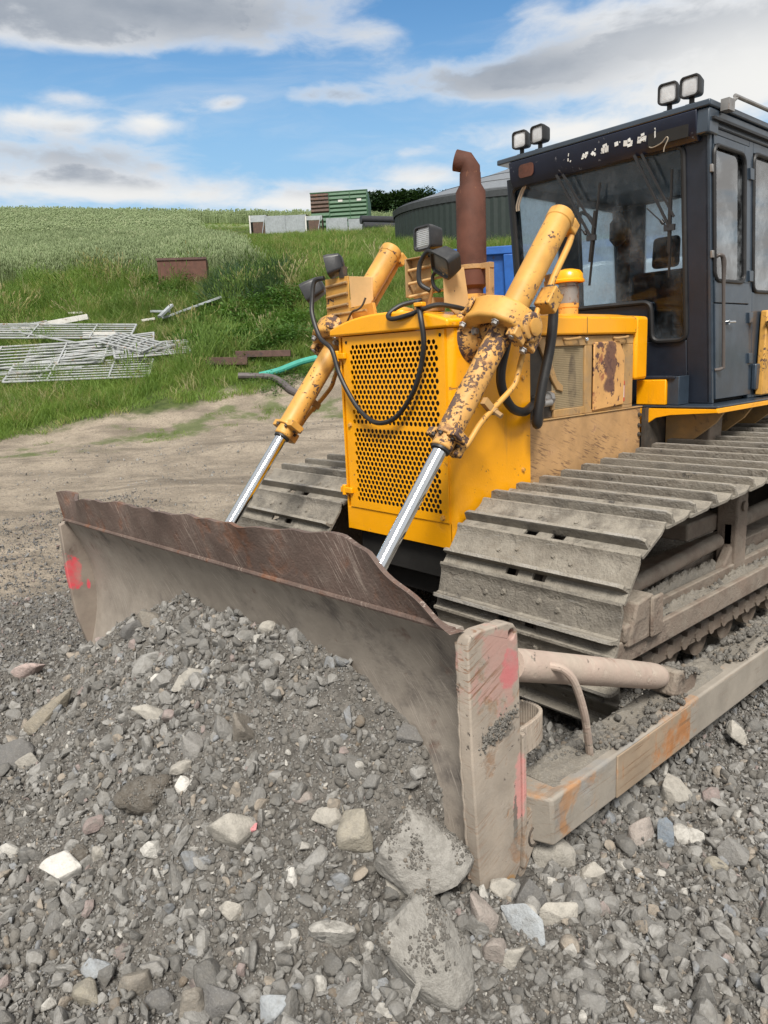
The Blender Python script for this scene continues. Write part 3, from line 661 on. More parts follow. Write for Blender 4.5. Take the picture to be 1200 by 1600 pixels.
UX0, UX1, UZ0, UZ1 = -.322, .372, 1.408, 1.848; LX0, LX1, LZ0, LZ1 = -.318, .369, .962, 1.386
gd = MB()
for (x0, x1, z0, z1) in ((DX0, DX1, UZ1, DZ1), (DX0, DX1, DZ0, LZ0), (DX0, UX0, UZ0, UZ1), (UX1, DX1, UZ0, UZ1), (DX0, LX0, LZ0, LZ1), (LX1, DX1, LZ0, LZ1), (DX0, DX1, LZ1, UZ0)):
    gd.box(x0, x1, DY, .004, z0, z1)
grille = gd.build('grille_door', M_YEL, bd)
for nm, (x0, x1, z0, z1) in (('upper', (UX0, UX1, UZ0, UZ1)), ('lower', (LX0, LX1, LZ0, LZ1))):
    pf = MB(); perforated(pf, x0, x1, z0, z1, .0325, .0268, .0127, DY, DY + .0025); pf.build('perforated_sheet', M_YEL, grille, smooth=0)
hb_ = MB()
for z in (1.018, 1.79): hb_ = MB(); hb_.box(-.445, -.345, -.028, DY - .001, z - .016, z + .016); hb_.cyl((-.415, -.02, z - .03), (-.415, -.02, z + .03), .014); hb_.build('hinge', M_YEL, grille, .003)
bl = MB()
for p in ((-.345, 1.40), (.372, .945)): bl.bolt((p[0], DY, p[1]), (0, -1, 0), .012, .012)
bl.pieces('door_bolt', M_TAN, grille)
lh = MB()
for p in ((-.345, 1.862), (.385, 1.865)): lh.cyl((p[0], DY - .0005, p[1]), (p[0], DY - .0015, p[1]), .009, 12)
lh.pieces('lock_hole', M_CAVE, grille)

# ---- hood
def crown(hw, zs, zsh, zc, n=14):
    """cross-section of the hood: side height, shoulder, crown"""
    pts = [(-hw, zs), ]
    xs = np.linspace(-hw, hw, n)
    top = [(x, zsh + (zc - zsh) * (1 - (abs(x) / hw) ** 2.4)) for x in xs]
    return [(-hw, zs)] + top + [(hw, zs)]
c1 = crown(.462, 1.898, 1.935, 2.0)
hood = MB().prism([(x, -.035, z) for x, z in c1], (0, .70, 0)).build('hood', M_YEL, bd, .012, 3)
c2 = crown(.432, 1.852, 1.955, 1.996)
MB().prism([(x, .667, z) for x, z in c2], (0, 1.10, 0)).build('rear_hood', M_YEL, hood, .012, 3)
MB().box(.4325, .4335, 1.195, 1.199, 1.86, 1.955).build('hood_seam', M_DARKSTEEL, hood)
c3 = crown(.425, 1.56, 1.96, 1.985)
MB().prism([(x, 1.77, z) for x, z in c3], (0, .15, 0)).build('rear_hoop', M_YEL, hood, .02, 3)
MB().lathe((-.12, .22, 1.985), (-.12, .22, 2.06), [(0, .075), (.03, .075), (.045, .06), (.055, .02)], 24).build('filler_cap', M_YEL, hood, .004)

# ---- engine side
es = MB().box(-.40, .385, .60, 1.80, 1.0, 1.85).build('engine_bay', M_BROWNED, bd)
dk = MB().box(.386, .392, .64, .90, 1.39, 1.845).build('oily_block', M_DARKSTEEL, es)
fr = MB()
fr.prism([(.392, .735, 1.845), (.392, .80, 1.845), (.392, .935, 1.60), (.392, .99, 1.565), (.392, .99, 1.53), (.392, .93, 1.545), (.392, .885, 1.60)], (.018, 0, 0))
fr.box(.39, .408, .76, 1.765, 1.79, 1.846); fr.box(.39, .408, 1.215, 1.29, 1.385, 1.79); fr.box(.39, .408, .905, 1.215, 1.385, 1.43); fr.box(.39, .408, 1.29, 1.765, 1.385, 1.405); fr.box(.39, .408, 1.64, 1.765, 1.405, 1.79); fr.box(.39, .408, .885, .912, 1.43, 1.54)
fr.build('side_panel_frame', M_BROWNED, es, .004)
M_MESH = surf('dusty_mesh', (.30, .235, .14), .15, .8, dust=.5, dustcol=(.33, .26, .16), spots=[((.395, 1.10, 1.58), (.05, .045, .19), (.085, .065, .05), .25, 6)])
ms = MB(); ms.box(.389, .394, .90, 1.216, 1.42, 1.80)
for k in range(34): ms.box(.394, .397, .912, 1.213, 1.434 + k * .0105, 1.438 + k * .0105)
for k in range(28): ms.box(.394, .3965, .915 + k * .0107, .919 + k * .0107, 1.432, 1.788)
ms.build('mesh_screen', M_MESH, es)
MB().prism([(.41, 1.288, 1.397), (.41, 1.633, 1.412), (.41, 1.64, 1.72), (.41, 1.575, 1.812), (.41, 1.292, 1.806)], (.014, 0, 0)).build('battery_door', M_RUSTDOOR, es, .006, label='rust blotched access door')
st = MB().box(.409, .4105, 1.645, 1.665, 1.43, 1.56); st.build('red_sticker', M_RED, es); MB().box(.411, .4115, 1.65, 1.659, 1.455, 1.54).build('sticker_mark', M_WHITE, es)
hd = MB()
for y in (.99, 1.52): hd.tube([(.41, y, 1.83), (.435, y + .01, 1.827), (.435, y + .13, 1.834), (.41, y + .14, 1.836)], .008, 8, 4)
hd.pieces('panel_latch', M_BROWNED, es)
kb = MB()
for y in (.83, 1.22): kb.lathe((.408, y, 1.826), (.425, y, 1.826), [(0, .012), (.008, .014), (.014, .009)], 12)
kb.pieces('chrome_stud', M_CHROME, es)
MB().box(.386, .425, .64, 1.87, 1.378, 1.385).build('panel_ledge', M_BROWNED, es, .002)
lp = MB().box(.37, .418, .60, 1.855, .98, 1.376).build('lower_side_plate', M_SCRAPED, bd, .004)
bl = MB()
for z in (1.33, 1.26, 1.20): bl.bolt((.418, 1.835, z), (1, 0, 0), .012, .014)
bl.pieces('edge_bolt', M_DARKSTEEL, lp)
b = MB(); b.cyl((.40, .72, 1.50), (.40, .865, 1.50), .028, 16); b.cyl((.40, .845, 1.50), (.40, .875, 1.50), .040, 8); b.cyl((.40, .70, 1.47), (.44, .83, 1.48), .02, 12); b.build('hose_fitting', M_STEEL, es)
MB().box(-.40, .40, .15, 4.2, .45, .98).build('main_frame', M_CAVE, bd)
MB().box(-.36, .36, .05, .30, .60, .784).build('belly_guard', M_CAVE, bd)

# ---- exhaust and air intake
ex = MB(); EX = (.05, .62)
ex.lathe((*EX, 1.99), (*EX, 2.75), [(0, .062), (.14, .062), (.16, .083), (.66, .083), (.70, .060), (.76, .058)], 32, cap=False)
exo = ex.build('exhaust_stack', M_RUST, bd)
dv = V((-.78, -.55, .28)).normalized()
el_ = MB(); el_.tube([(*EX, 2.70), (*EX, 2.775), V((*EX, 2.80)) + dv * .02, V((*EX, 2.80)) + dv * .085], .056, 24, 0)
el_.build('elbow', M_RUST, exo)
MB().cyl(V((*EX, 2.80)) + dv * .0855, V((*EX, 2.80)) + dv * .0865, .047, 20).build('outlet', M_CAVE, exo)
cb = MB(); cb.lathe((*EX, 2.235), (*EX, 2.26), [(0, .088), (.025, .088)], 28); cb.box(.05, .20, .60, .635, 2.232, 2.262); cb.box(.165, .195, .60, .64, 2.0, 2.235); cb.build('clamp', M_BROWNED, exo, .002)
MB().lathe((*EX, 1.985), (*EX, 2.10), [(0, .11), (.015, .11), (.02, .09), (.115, .087)], 28).build('exhaust_base', M_TAN, exo)
ai = MB().lathe((.12, 1.46, 1.97), (.12, 1.46, 2.19), [(0, .062), (.06, .062), (.065, .066), (.10, .066), (.105, .060), (.22, .060)], 24).build('air_intake', M_TAN, bd)
MB().lathe((.12, 1.46, 2.06), (.12, 1.46, 2.19), [(0, .0665), (.10, .0665), (.105, .061), (.13, .061)], 24).build('rubber_sleeve', M_STEEL, ai)
MB().lathe((.12, 1.46, 2.185), (.12, 1.46, 2.30), [(0, .085), (.004, .100), (.016, .101), (.024, .092), (.055, .089), (.075, .072), (.086, .03), (.088, .0)], 32, cap=False).build('rain_cap', M_YEL, ai)

# ---- lift cylinders, one each side
def cylinder(sx, X):
    A = V((X, .665, 2.445)); G = V((X, -.275, 1.345)); D = (G - A).normalized(); L = (G - A).length
    P = lambda t, o=0, q=0: A + D * t + V((sx, 0, 0)) * o + D.cross(V((1, 0, 0))) * q        # q: away from the camera side, up-front
    tt_ = (V((X, .19, 1.89)) - A).dot(D)
    up = MB().lathe(A, G, [(0, .058), (.004, .064), (.012, .070), (.055, .070), (.060, .066), (tt_ + .02, .066)], 36)
    M_LOW = M_TANC if sx > 0 else M_TAN
    cy = up.build('lift_cylinder', M_TAN, bd)
    lo_ = MB().lathe(P(tt_ + .02), G, [(0, .060), (L - tt_ - .10, .059)], 36).build('lower_barrel', M_LOW, cy)
    MB().lathe(P(tt_ + .0), P(tt_ + .13), [(0, .078), (.03, .080), (.05, .068), (.09, .062)], 28).build('trunnion_collar', M_LOW, cy)
    gl = MB(); gl.lathe(P(L - .085), P(L), [(0, .064), (.02, .064), (.021, .051), (.075, .051), (.08, .044)], 28)
    for q in (-1, 1): gl.obox(P(L - .075, q * .065), D * .020, V((.03, 0, 0)), D.cross(V((1, 0, 0))) * .045)
    gl.build('gland', M_LOW, cy, .004)
    bo = MB()
    for k in range(6):
        a = k * math.pi / 3 + .3; bo.bolt(P(L - .06, math.cos(a) * .062, math.sin(a) * .062), D, .009, .014)
    bo.pieces('gland_bolt', M_DARKSTEEL, cy)
    MB().lathe(P(L - .02), P(L + .70), [(0, .0345), (.70, .0345)], 32).build('piston_rod', M_CHROME, cy)
    MB().lathe(P(L - .004), P(L + .012), [(0, .046), (.012, .046), (.016, .038)], 28).build('wiper_seal', M_BLACK, cy)
    ey = MB().obox(P(.02, .0, -.075), D * .035, V((.05, 0, 0)), D.cross(V((1, 0, 0))) * .03); ey.build('port_block', M_TAN, cy, .008)
    # steel oil line down the back of the barrel to the gland
    Qv = lambda t, o, q: P(t, o, -q)
    ln = MB(); ln.tube([Qv(.03, .02, .095), Qv(.10, .03, .108), Qv(.30, .035, .112), Qv(.39, .04, .118)], .017, 12, 6); ln.build('oil_line', M_TAN, cy)
    tp = MB(); tp.obox(Qv(.46, .06, .13), D * .055, V((.045, 0, 0)), D.cross(V((1, 0, 0))) * .042); tp.build('hose_block', M_TAN, cy, .006)
    MB().lathe(Qv(.385, .04, .118), Qv(.42, .05, .125), [(0, .024), (.035, .028)], 10).build('union_nut', M_DARKSTEEL, cy)
    l2 = MB(); l2.tube([Qv(.52, .03, .12), Qv(.62, .045, .125), Qv(.80, .07, .13), Qv(.89, .075, .15), Qv(.96, .075, .165), Qv(1.08, .06, .14), Qv(1.22, .05, .105), Qv(1.34, .045, .095), Qv(L - .07, .04, .088), Qv(L - .04, .03, .08)], .0135, 12, 6); l2.build('return_line', M_TAN, cy)
    cl = MB(); cl.obox(Qv(1.13, .05, .10), D * .018, V((.014, 0, 0)), D.cross(V((1, 0, 0))) * .045); cl.bolt(Qv(1.13, .06, .135), V((sx, .1, -.6)), .014, .05); cl.build('line_clamp', M_BROWNED, cy)
    ls = MB(); ls.obox(Qv(L - .045, .02, .075), D * .03, V((.03, 0, 0)), D.cross(V((1, 0, 0))) * .022); ls.build('lower_port', M_TANC, cy, .006)
    # yoke carrying the cylinder on the radiator housing: a forged strap round the front of the barrel
    ym = V((X, .19, 1.885)); NV = D.cross(V((1, 0, 0))).normalized()
    W = lambda o, q, a=0.0: ym + V((sx * o, 0, 0)) + NV * q + D * a
    outer = [(-.185, -.05), (-.19, .05), (-.165, .12), (-.10, .165), (-.02, .172), (.06, .155), (.125, .105), (.16, .04), (.165, -.03)]
    inner = [(.10, -.03), (.095, .03), (.06, .075), (.0, .095), (-.07, .09), (-.105, .05), (-.11, -.05)]
    yk = MB().prism([W(o, q, -.062) for o, q in outer + inner], D * .125); yo = yk.build('yoke', M_TAN, cy, .016, 3, smooth=50)
    q_ = MB(); q_.lathe(W(-.10, -.02, .03), W(-.225, -.02, .03), [(0, .085), (.04, .105), (.075, .135), (.10, .14), (.125, .14)], 36); q_.lathe(W(-.03, -.0, .0), W(-.12, -.02, .02), [(0, .05), (.09, .085)], 24); q_.build('mount_flange', M_TANC, yo, .006)
    q_ = MB(); q_.lathe(W(.10, -.015, .0), W(.172, -.015, .0), [(0, .072), (.062, .072), (.072, .062)], 30); q_.obox(W(.125, -.075, .03), V((.03, 0, 0)), NV * .035, D * .05); q_.obox(W(.125, .02, .075), V((.028, 0, 0)), NV * .045, D * .03); q_.build('bearing_cap', M_TANC, yo, .010, 3)
    MB().lathe(W(.172, -.015, 0), W(.184, -.015, 0), [(0, .042), (.010, .042), (.012, .036)], 26).build('pin', M_TAN, yo)
    MB().lathe(W(-.11, .155, .0), W(-.122, .172, .0), [(0, .050), (.017, .050), (.020, .042)], 26).build('top_pin', M_TANC, yo)
    bb = MB()
    for (a, q, r) in ((.125, .045, .09), (.135, -.05, .10), (.06, .12, .07), (-.14, .12, .07)): bb.bolt(W(a, q, r), D, .015, .02)
    for k in range(5):
        a = k * 1.25 + .4; bb.bolt(W(-.105, -.02, .03) + V((0, .10 * math.cos(a), .10 * math.sin(a))), V((sx, 0, 0)), .016, .024)
    bb.pieces('yoke_bolt', M_STEEL, yo)
    return cy
cylinder(1, .625); cylinder(-1, -.655)

# ---- thick hydraulic hoses
h = MB(); h.tube([(.585, .625, 2.055), (.585, .645, 1.95), (.585, .615, 1.78), (.575, .56, 1.58), (.565, .535, 1.43), (.55, .55, 1.385), (.50, .63, 1.40), (.455, .70, 1.455), (.42, .76, 1.485)], .027, 14, 8)
ho = h.build('hydraulic_hose', M_BLACK, bd); MB().lathe((.585, .60, 2.15), (.585, .628, 2.04), [(0, .02), (.03, .021), (.031, .028), (.115, .029)], 14).build('hose_ferrule', M_BROWNED, ho)
h = MB(); h.tube([(.56, .33, 2.0), (.56, .30, 1.85), (.55, .255, 1.68), (.55, .265, 1.58), (.545, .34, 1.49), (.52, .47, 1.455), (.47, .60, 1.47), (.42, .70, 1.49)], .024, 14, 8); h.build('hydraulic_hose', M_BLACK, bd)
h = MB(); h.tube([(-.60, .30, 1.80), (-.58, .24, 1.66), (-.57, .22, 1.55), (-.55, .26, 1.45), (-.50, .34, 1.42), (-.44, .42, 1.46)], .024, 14, 8); h.build('hydraulic_hose', M_BLACK, bd)

# ---- lamp brackets and work lamps on the nose
def lamp(name, c, face, up, w, h_, dp, lensmat, parent, body=M_BLACKP, ribs=False):
    c, f_, u_ = V(c), V(face).normalized(), V(up); s_ = f_.cross(u_).normalized(); u_ = s_.cross(f_).normalized()
    def ring(sc_w, sc_h, dist, n=6, rr=.40):
        out = []; hw, hh = w / 2 * sc_w, h_ / 2 * sc_h; r = min(hw, hh) * rr
        for (sx, sy, a0) in ((1, 1, 0), (-1, 1, 90), (-1, -1, 180), (1, -1, 270)):
            for k in range(n):
                a = math.radians(a0 + 90 * k / (n - 1)); out.append(c + s_ * (sx * (hw - r) + r * math.cos(a)) + u_ * (sy * (hh - r) + r * math.sin(a)) + f_ * dist)
        return out
    rings = [ring(.60, .60, -dp * .62), ring(.86, .86, -dp * .5), ring(.97, .97, -dp * .1), ring(1.03, 1.03, dp * .12), ring(1.03, 1.03, dp * .36), ring(.90, .90, dp * .38), ring(.84, .84, dp * .24)]
    n = len(rings[0]); mb = MB(); vs = [p for r in rings for p in r]; fs = [(i * n + k, i * n + (k + 1) % n, (i + 1) * n + (k + 1) % n, (i + 1) * n + k) for i in range(len(rings) - 1) for k in range(n)]
    fs.append(tuple(range(n - 1, -1, -1))); mb.add(vs, fs)
    o = mb.build(name, body, parent, 0, smooth=45)
    lr = ring(.845, .845, dp * .245); l2 = ring(.6, .6, dp * .29); mb = MB(); mb.add(lr + l2, [(k, (k + 1) % n, n + (k + 1) % n, n + k) for k in range(n)] + [tuple(range(n, 2 * n))])
    if ribs:
        for k in range(9): zc = (k - 4) * h_ * .078; mb.obox(c + u_ * zc + f_ * dp * .29, s_ * w * .36, u_ * h_ * .012, f_ * dp * .03)
    mb.build('lens', lensmat, o, 0, smooth=45)
    return o
lb = MB()                                                          # stepped bracket beside the near cylinder
lb.prism([(.345, .065, 2.17), (.345, .215, 2.195), (.345, .255, 1.985), (.345, .145, 1.965), (.345, .07, 2.02)], (.008, 0, 0))
nb = lb.build('lamp_bracket', M_TANP, bd, .002)
lb = MB(); lb.prism([(.075, .115, 2.26), (.225, .10, 2.265), (.205, .13, 2.05), (.075, .125, 2.065)], (0, .008, 0)); lb.box(.072, .08, .07, .125, 2.07, 2.26)
lb.box(.075, .225, .075, .118, 2.257, 2.263); lb.build('back_plate', M_BROWNED, nb, .002)  # browner colour paints the shade on this inner-facing plate
lb = MB()
for k, z in enumerate((2.215, 2.15, 2.085)): lb.cyl((.085, .085, z - .012), (.345, .125, z + .008), .0075, 10)
lb.pieces('rung', M_TANP, nb)
lb = MB(); lb.box(.10, .24, .10, .19, 1.99, 2.06); lb.tube([(.2, .11, 2.0), (.24, .09, 2.09), (.25, .1, 2.12)], .012, 8, 4); lb.build('bracket_foot', M_BROWNED, nb, .005)
lamp('work_lamp', (.215, .10, 2.345), (-.12, -1, .02), (0.0, 0, 1), .135, .115, .10, M_LENS, nb, ribs=True)
lamp('work_lamp', (.365, .065, 2.21), (-.22, -.85, -.45), (.42, -.30, .85), .135, .115, .10, M_LENSD, nb)
lb = MB(); lb.cyl((.235, .11, 2.28), (.225, .11, 2.255), .02, 10); lb.obox((.235, .125, 2.285), (.012, 0, 0), (0, .012, 0), (0, 0, .025)); lb.build('lamp_stalk', M_BLACKP, nb)
lb = MB(); lb.prism([(-.415, .095, 2.232), (-.25, .125, 2.212), (-.255, .125, 2.09), (-.28, .12, 2.06), (-.415, .10, 2.055)], (0, .008, 0))
fb = lb.build('lamp_bracket', M_TANP, bd, .002)
lb = MB(); lb.prism([(-.63, .09, 2.235), (-.42, .092, 2.235), (-.42, .092, 1.985), (-.52, .09, 1.96), (-.63, .09, 2.01)], (0, .008, 0)); lb.prism([(-.42, .09, 2.06), (-.25, .12, 2.075), (-.25, .14, 1.985), (-.42, .12, 1.975)], (0, .02, 0)); lb.build('back_plate', M_TAN, fb, .002)
lb = MB()
for z in (2.195, 2.135, 2.075): lb.cyl((-.615, .083, z - .004), (-.425, .085, z + .006), .0085, 8)
lb.cyl((-.56, .083, 2.03), (-.28, .10, 2.035), .008, 8); lb.pieces('rung', M_BROWNED, fb)
lb = MB(); lb.obox((-.47, .1, 2.26), (.02, 0, 0), (0, .015, 0), (0, 0, .03)); lb.tube([(-.42, .07, 1.98), (-.36, .06, 2.03), (-.31, .06, 2.04), (-.28, .07, 2.06), (-.26, .08, 2.10)], .006, 8, 5); lb.pieces('lamp_stalk', M_DARKSTEEL, fb)
lamp('work_lamp', (-.545, .09, 2.305), (-.72, -.66, -.22), (-.22, -.05, .95), .125, .115, .10, M_LENSD, fb)
lamp('work_lamp', (-.755, .08, 2.185), (-.62, -.60, -.42), (-.3, -.2, .85), .125, .115, .13, M_LENSD, fb)
w_ = MB()
w_.tube([(-.56, .03, 2.235), (-.615, .0, 2.22), (-.62, -.02, 2.12), (-.60, -.04, 2.03), (-.52, -.055, 1.90), (-.42, -.055, 1.83), (-.365, -.055, 1.70), (-.29, -.05, 1.58), (-.19, -.05, 1.48), (-.06, -.05, 1.425), (.09, -.05, 1.46), (.22, -.05, 1.58), (.285, -.052, 1.70), (.325, -.06, 1.83), (.31, -.06, 1.95), (.26, -.03, 2.03)], .0135, 10, 8)
w_.pieces('lamp_cable', M_BLACK, bd)
w_ = MB(); w_.tube([(.17, .09, 2.05), (.09, .02, 2.03), (.06, -.045, 1.985), (.10, -.055, 1.96), (.22, -.04, 1.975), (.33, .02, 2.01), (.38, .10, 2.0), (.40, .2, 1.98)], .0125, 10, 8)
w_.tube([(.245, .075, 2.09), (.20, .05, 2.13), (.20, .055, 2.22), (.255, .06, 2.275), (.31, .06, 2.25)], .0125, 10, 8); w_.tube([(.31, .085, 2.19), (.26, .085, 2.16), (.265, .085, 2.11), (.30, .09, 2.08)], .009, 10, 8); w_.pieces('lamp_cable', M_BLACK, bd)
MB().box(.27, .33, -.07, -.04, 2.005, 2.025).build('cable_clip', M_YEL, bd, .004)

# ---- cab
CW = .765
SH = lambda z: -.112 * (z - 1.4)                                   # the front of the cab leans forward
YF = 2.135
def sbox(mb, x0, x1, y0, y1, z0, z1, lean0=True, lean1=True):
    f = lambda y, z, l: y + (SH(z) if l else 0)
    return mb.hexa([(x0, f(y0, z0, lean0), z0), (x1, f(y0, z0, lean0), z0), (x1, f(y1, z0, lean1), z0), (x0, f(y1, z0, lean1), z0),
                    (x0, f(y0, z1, lean0), z1), (x1, f(y0, z1, lean0), z1), (x1, f(y1, z1, lean1), z1), (x0, f(y1, z1, lean1), z1)])
c = MB()
sbox(c, .60, CW - .012, YF, YF + .05, 1.385, 3.03); sbox(c, -CW, .60, YF, YF + .05, 1.385, 1.80); sbox(c, -CW, .36, YF, YF + .05, 1.80, 2.06); sbox(c, -CW, -.715, YF, YF + .06, 2.06, 3.03); sbox(c, -.715, .60, YF, YF + .05, 2.965, 3.03)
cab = c.build('cab', M_CABF, bd, .006)
wl_ = MB()                                                          # far wall and back wall with window openings
for (y0, y1, z0, z1) in ((YF + .05, 3.75, 1.385, 2.12), (YF + .05, 3.75, 2.93, 3.03), (YF + .05, YF + .10, 2.12, 2.93), (2.72, 3.02, 2.12, 2.93), (3.56, 3.75, 2.12, 2.93)): sbox(wl_, -CW, -CW + .035, y0, y1, z0, z1, True, True)
for (x0, x1, z0, z1) in ((-CW + .035, CW - .04, 1.385, 2.10), (-CW + .035, CW - .04, 2.97, 3.03), (-CW + .035, -.52, 2.10, 2.97), (.64, CW - .04, 2.10, 2.97)): wl_.box(x0, x1, 3.52, 3.57, z0, z1)
wl_.build('inner_wall', M_INT, cab, .004)
sd = MB()                                                           # near side: posts and panels round the door and rear window
for (y0, y1, z0, z1) in ((YF + .0, YF + .03, 1.385, 3.03), (2.685, 2.745, 1.385, 3.03), (2.745, 3.72, 1.385, 2.10), (2.745, 3.72, 2.965, 3.03), (3.58, 3.72, 2.10, 2.965), (YF + .03, 2.685, 2.995, 3.03)): sbox(sd, CW - .035, CW, y0, y1, z0, z1)
sd.build('side_frame', M_CAB, cab, .004)
dr = MB()
for (y0, y1, z0, z1) in ((YF + .036, 2.678, 1.41, 2.015), (YF + .036, 2.678, 2.022, 2.155), (YF + .036, 2.165, 2.155, 2.99), (2.60, 2.678, 2.155, 2.99), (2.165, 2.60, 2.935, 2.99)): sbox(dr, CW - .030, CW + .008, y0, y1, z0, z1)
door = dr.build('door', M_CAB, cab, .004)
def rubber(mb, pts, r=.013): mb.tube(pts + [pts[0]], r, 8, 0)
def rrect_side(y0, y1, z0, z1, r, x, n=5):
    out = []
    for (cy, cz, a0) in ((y1 - r, z1 - r, 0), (y0 + r, z1 - r, 90), (y0 + r, z0 + r, 180), (y1 - r, z0 + r, 270)):
        for k in range(n):
            a = math.radians(a0 + 90 * k / (n - 1)); y = cy + r * math.cos(a); z = cz + r * math.sin(a); out.append((x, y + SH(z), z))
    return out
rb = MB(); rubber(rb, rrect_side(2.165, 2.60, 2.155, 2.935, .06, CW + .008)); rb.build('window_seal', M_BLACK, door)
gp_ = MB(); gp_.prism([(x - .012, y, z) for x, y, z in rrect_side(2.16, 2.605, 2.15, 2.94, .06, CW)], (.004, 0, 0)); gp_.build('door_glass', M_GLASSS, door)
rb = MB(); rubber(rb, rrect_side(2.75, 3.59, 2.105, 2.965, .06, CW + .002)); rb.build('window_seal', M_BLACK, cab)
gp_ = MB(); gp_.prism([(x - .018, y, z) for x, y, z in rrect_side(2.745, 3.59, 2.10, 2.97, .06, CW)], (.004, 0, 0)); gp_.build('side_window', M_GLASSS, cab)
M_MILK = milky('pale_sky_glass')  # milky colour stands in for bright sky seen through these panes
MB().box(-.525, .645, 3.54, 3.546, 2.095, 2.975).build('rear_window', M_MILK, cab)
for y0, y1 in ((YF + .09, 2.73), (3.01, 3.57)): q = MB(); sbox(q, -CW + .012, -CW + .017, y0, y1, 2.115, 2.935); q.build('far_window', M_MILK, cab)
hg = MB()
for z in (2.83, 2.20, 1.93, 1.66): sbox(hg, CW + .002, CW + .022, 2.655, 2.715, z - .035, z + .035); 
hg.pieces('hinge', M_CAB, door, .003)
dh = MB(); dh.cyl((CW + .008, 2.27, 1.90), (CW + .03, 2.27, 1.90), .015, 12); dh.tube([(CW + .03, 2.265, 1.90), (CW + .035, 2.30, 1.902), (CW + .033, 2.345, 1.902)], .008, 8, 4); dh.build('door_handle', M_CHROME, door)
gh = MB(); gh.tube([(CW, 2.075, 2.285), (CW + .03, 2.09, 2.305), (CW + .04, 2.125, 2.27), (CW + .04, 2.14, 2.10), (CW + .04, 2.185, 1.66), (CW + .035, 2.185, 1.61), (CW, 2.15, 1.60)], [.011, .011, .016, .011, .011, .011, .011], 10, 6); gh.build('grab_handle', M_DHANDLE, cab)
lk = MB(); lk.box(CW, CW + .035, 2.72, 2.83, 1.44, 1.62); lk.build('door_catch', M_CAB, cab, .01)
th = MB()
for z in (2.80, 2.31): sbox(th, CW - .004, CW + .013, YF - .004, YF + .045, z - .022, z + .022)
th.pieces('clip', M_STEEL, cab, .003)
# windscreen: an L that drops lower on the near side
ws = [(-.715, 2.06), (.36, 2.06), (.36, 1.80), (.60, 1.80), (.60, 2.965), (-.715, 2.965)]
MB().prism([(x, YF + .022 + SH(z), z) for x, z in ws], (0, .006, 0)).build('windscreen', M_GLASS, cab, smooth=0)
def rl(path, r=.05):
    out = []
    n = len(path)
    for i in range(n):
        a, b_, c_ = V((*path[i - 1], 0)), V((*path[i], 0)), V((*path[(i + 1) % n], 0)); u = (a - b_).normalized(); v_ = (c_ - b_).normalized()
        for k in range(6):
            t = k / 5; p = (b_ + u * r) * (1 - t) ** 2 + 2 * b_ * t * (1 - t) + (b_ + v_ * r) * t * t; out.append((p.x, p.y))
    return out
rb = MB(); rubber(rb, [(x, YF - .002 + SH(z), z) for x, z in rl(ws, .06)], .017); rb.build('windscreen_seal', M_BLACK, cab)
# sign board over the windscreen with the ghost of its lettering
sg = MB(); sg.prism([(-.69, 1.90, 3.0), (-.69, 1.885, 3.125), (-.69, 2.02, 3.125), (-.69, 2.02, 2.97), (-.69, 1.93, 2.955)], (1.40, 0, 0))
sign = sg.build('sign_board', M_NAVY, cab, .006)
lt = MB()
FY = lambda z: 1.90 - (z - 3.0) * .12 - .0025
def glyph(x0, segs, sc=.075, z0=3.022):
    for (a, b_, c_, d_, wd) in segs:
        p, q = V((x0 + a * sc, FY(z0 + b_ * sc), z0 + b_ * sc)), V((x0 + c_ * sc, FY(z0 + d_ * sc), z0 + d_ * sc)); lt.beam(p, q, .002, wd * sc, (0, 0, 1)) if abs(q.z - p.z) < abs(q.x - p.x) else lt.beam(p, q, wd * sc, .002, (0, 1, 0))
X0 = -.185
glyph(X0, [(0, .1, .02, .35, .1), (.05, .5, .12, .75, .08), (.2, .0, .3, .12, .1)])
glyph(X0 + .105, [(0, .02, .22, .05, .14), (.16, .12, .32, .36, .26), (.36, .02, .56, .22, .2), (.42, .36, .7, .34, .22)])
glyph(X0 + .185, [(0, .3, .2, .12, .3), (.22, .05, .42, .12, .26), (.3, .4, .42, .52, .14)])
glyph(X0 + .265, [(.0, .0, .08, .42, .34), (.05, .5, .46, .58, .28), (.40, .0, .44, .5, .34)])
glyph(X0 + .355, [(.0, .42, .34, .46, .34), (.46, .5, .54, .52, .12)])
glyph(X0 + .43, [(.0, .08, .06, .52, .38), (.2, .06, .62, .1, .26), (.28, .42, .5, .5, .3), (.56, .1, .58, .4, .22)])
glyph(X0 + .525, [(.0, .02, .08, .5, .36), (.1, .28, .6, .30, .32), (.48, .05, .56, .46, .26), (.2, .58, .5, .62, .2)])
glyph(X0 + .625, [(.1, .0, .12, .85, .12)])
lt.build("worn_lettering", M_WHITE, sign, smooth=0)
ah = MB(); ah.box(.40, .66, 1.893, 1.90, 2.985, 3.095); ah.build('lamp_recess', M_CAVE, sign, .002)
ah = MB(); ah.prism([(x, 1.8865, z) for x, z in rl([(-.60, 3.0), (-.47, 3.0), (-.47, 3.09), (-.60, 3.09)], .03)], (0, .004, 0)); ah.build('lamp_socket', M_RUST, sign)
wr = MB(); wr.tube([(.41, 1.895, 2.985), (.44, 1.885, 2.975), (.50, 1.875, 2.985), (.535, 1.87, 3.01), (.545, 1.87, 2.995), (.525, 1.868, 2.955), (.52, 1.87, 2.93)], .0035, 6, 5); wr.build('loose_wire', M_LOOM, sign)
wr = MB()
for q in (0, .02): wr.tube([(-.60 + q, 1.95, 2.96), (-.64 + q, 1.96, 2.92), (-.68 + q, 1.965, 2.84), (-.685 + q, 1.972, 2.80)], .007, 8, 5)
wr.pieces('wire_loom', M_LOOM, sign)
rf = MB()
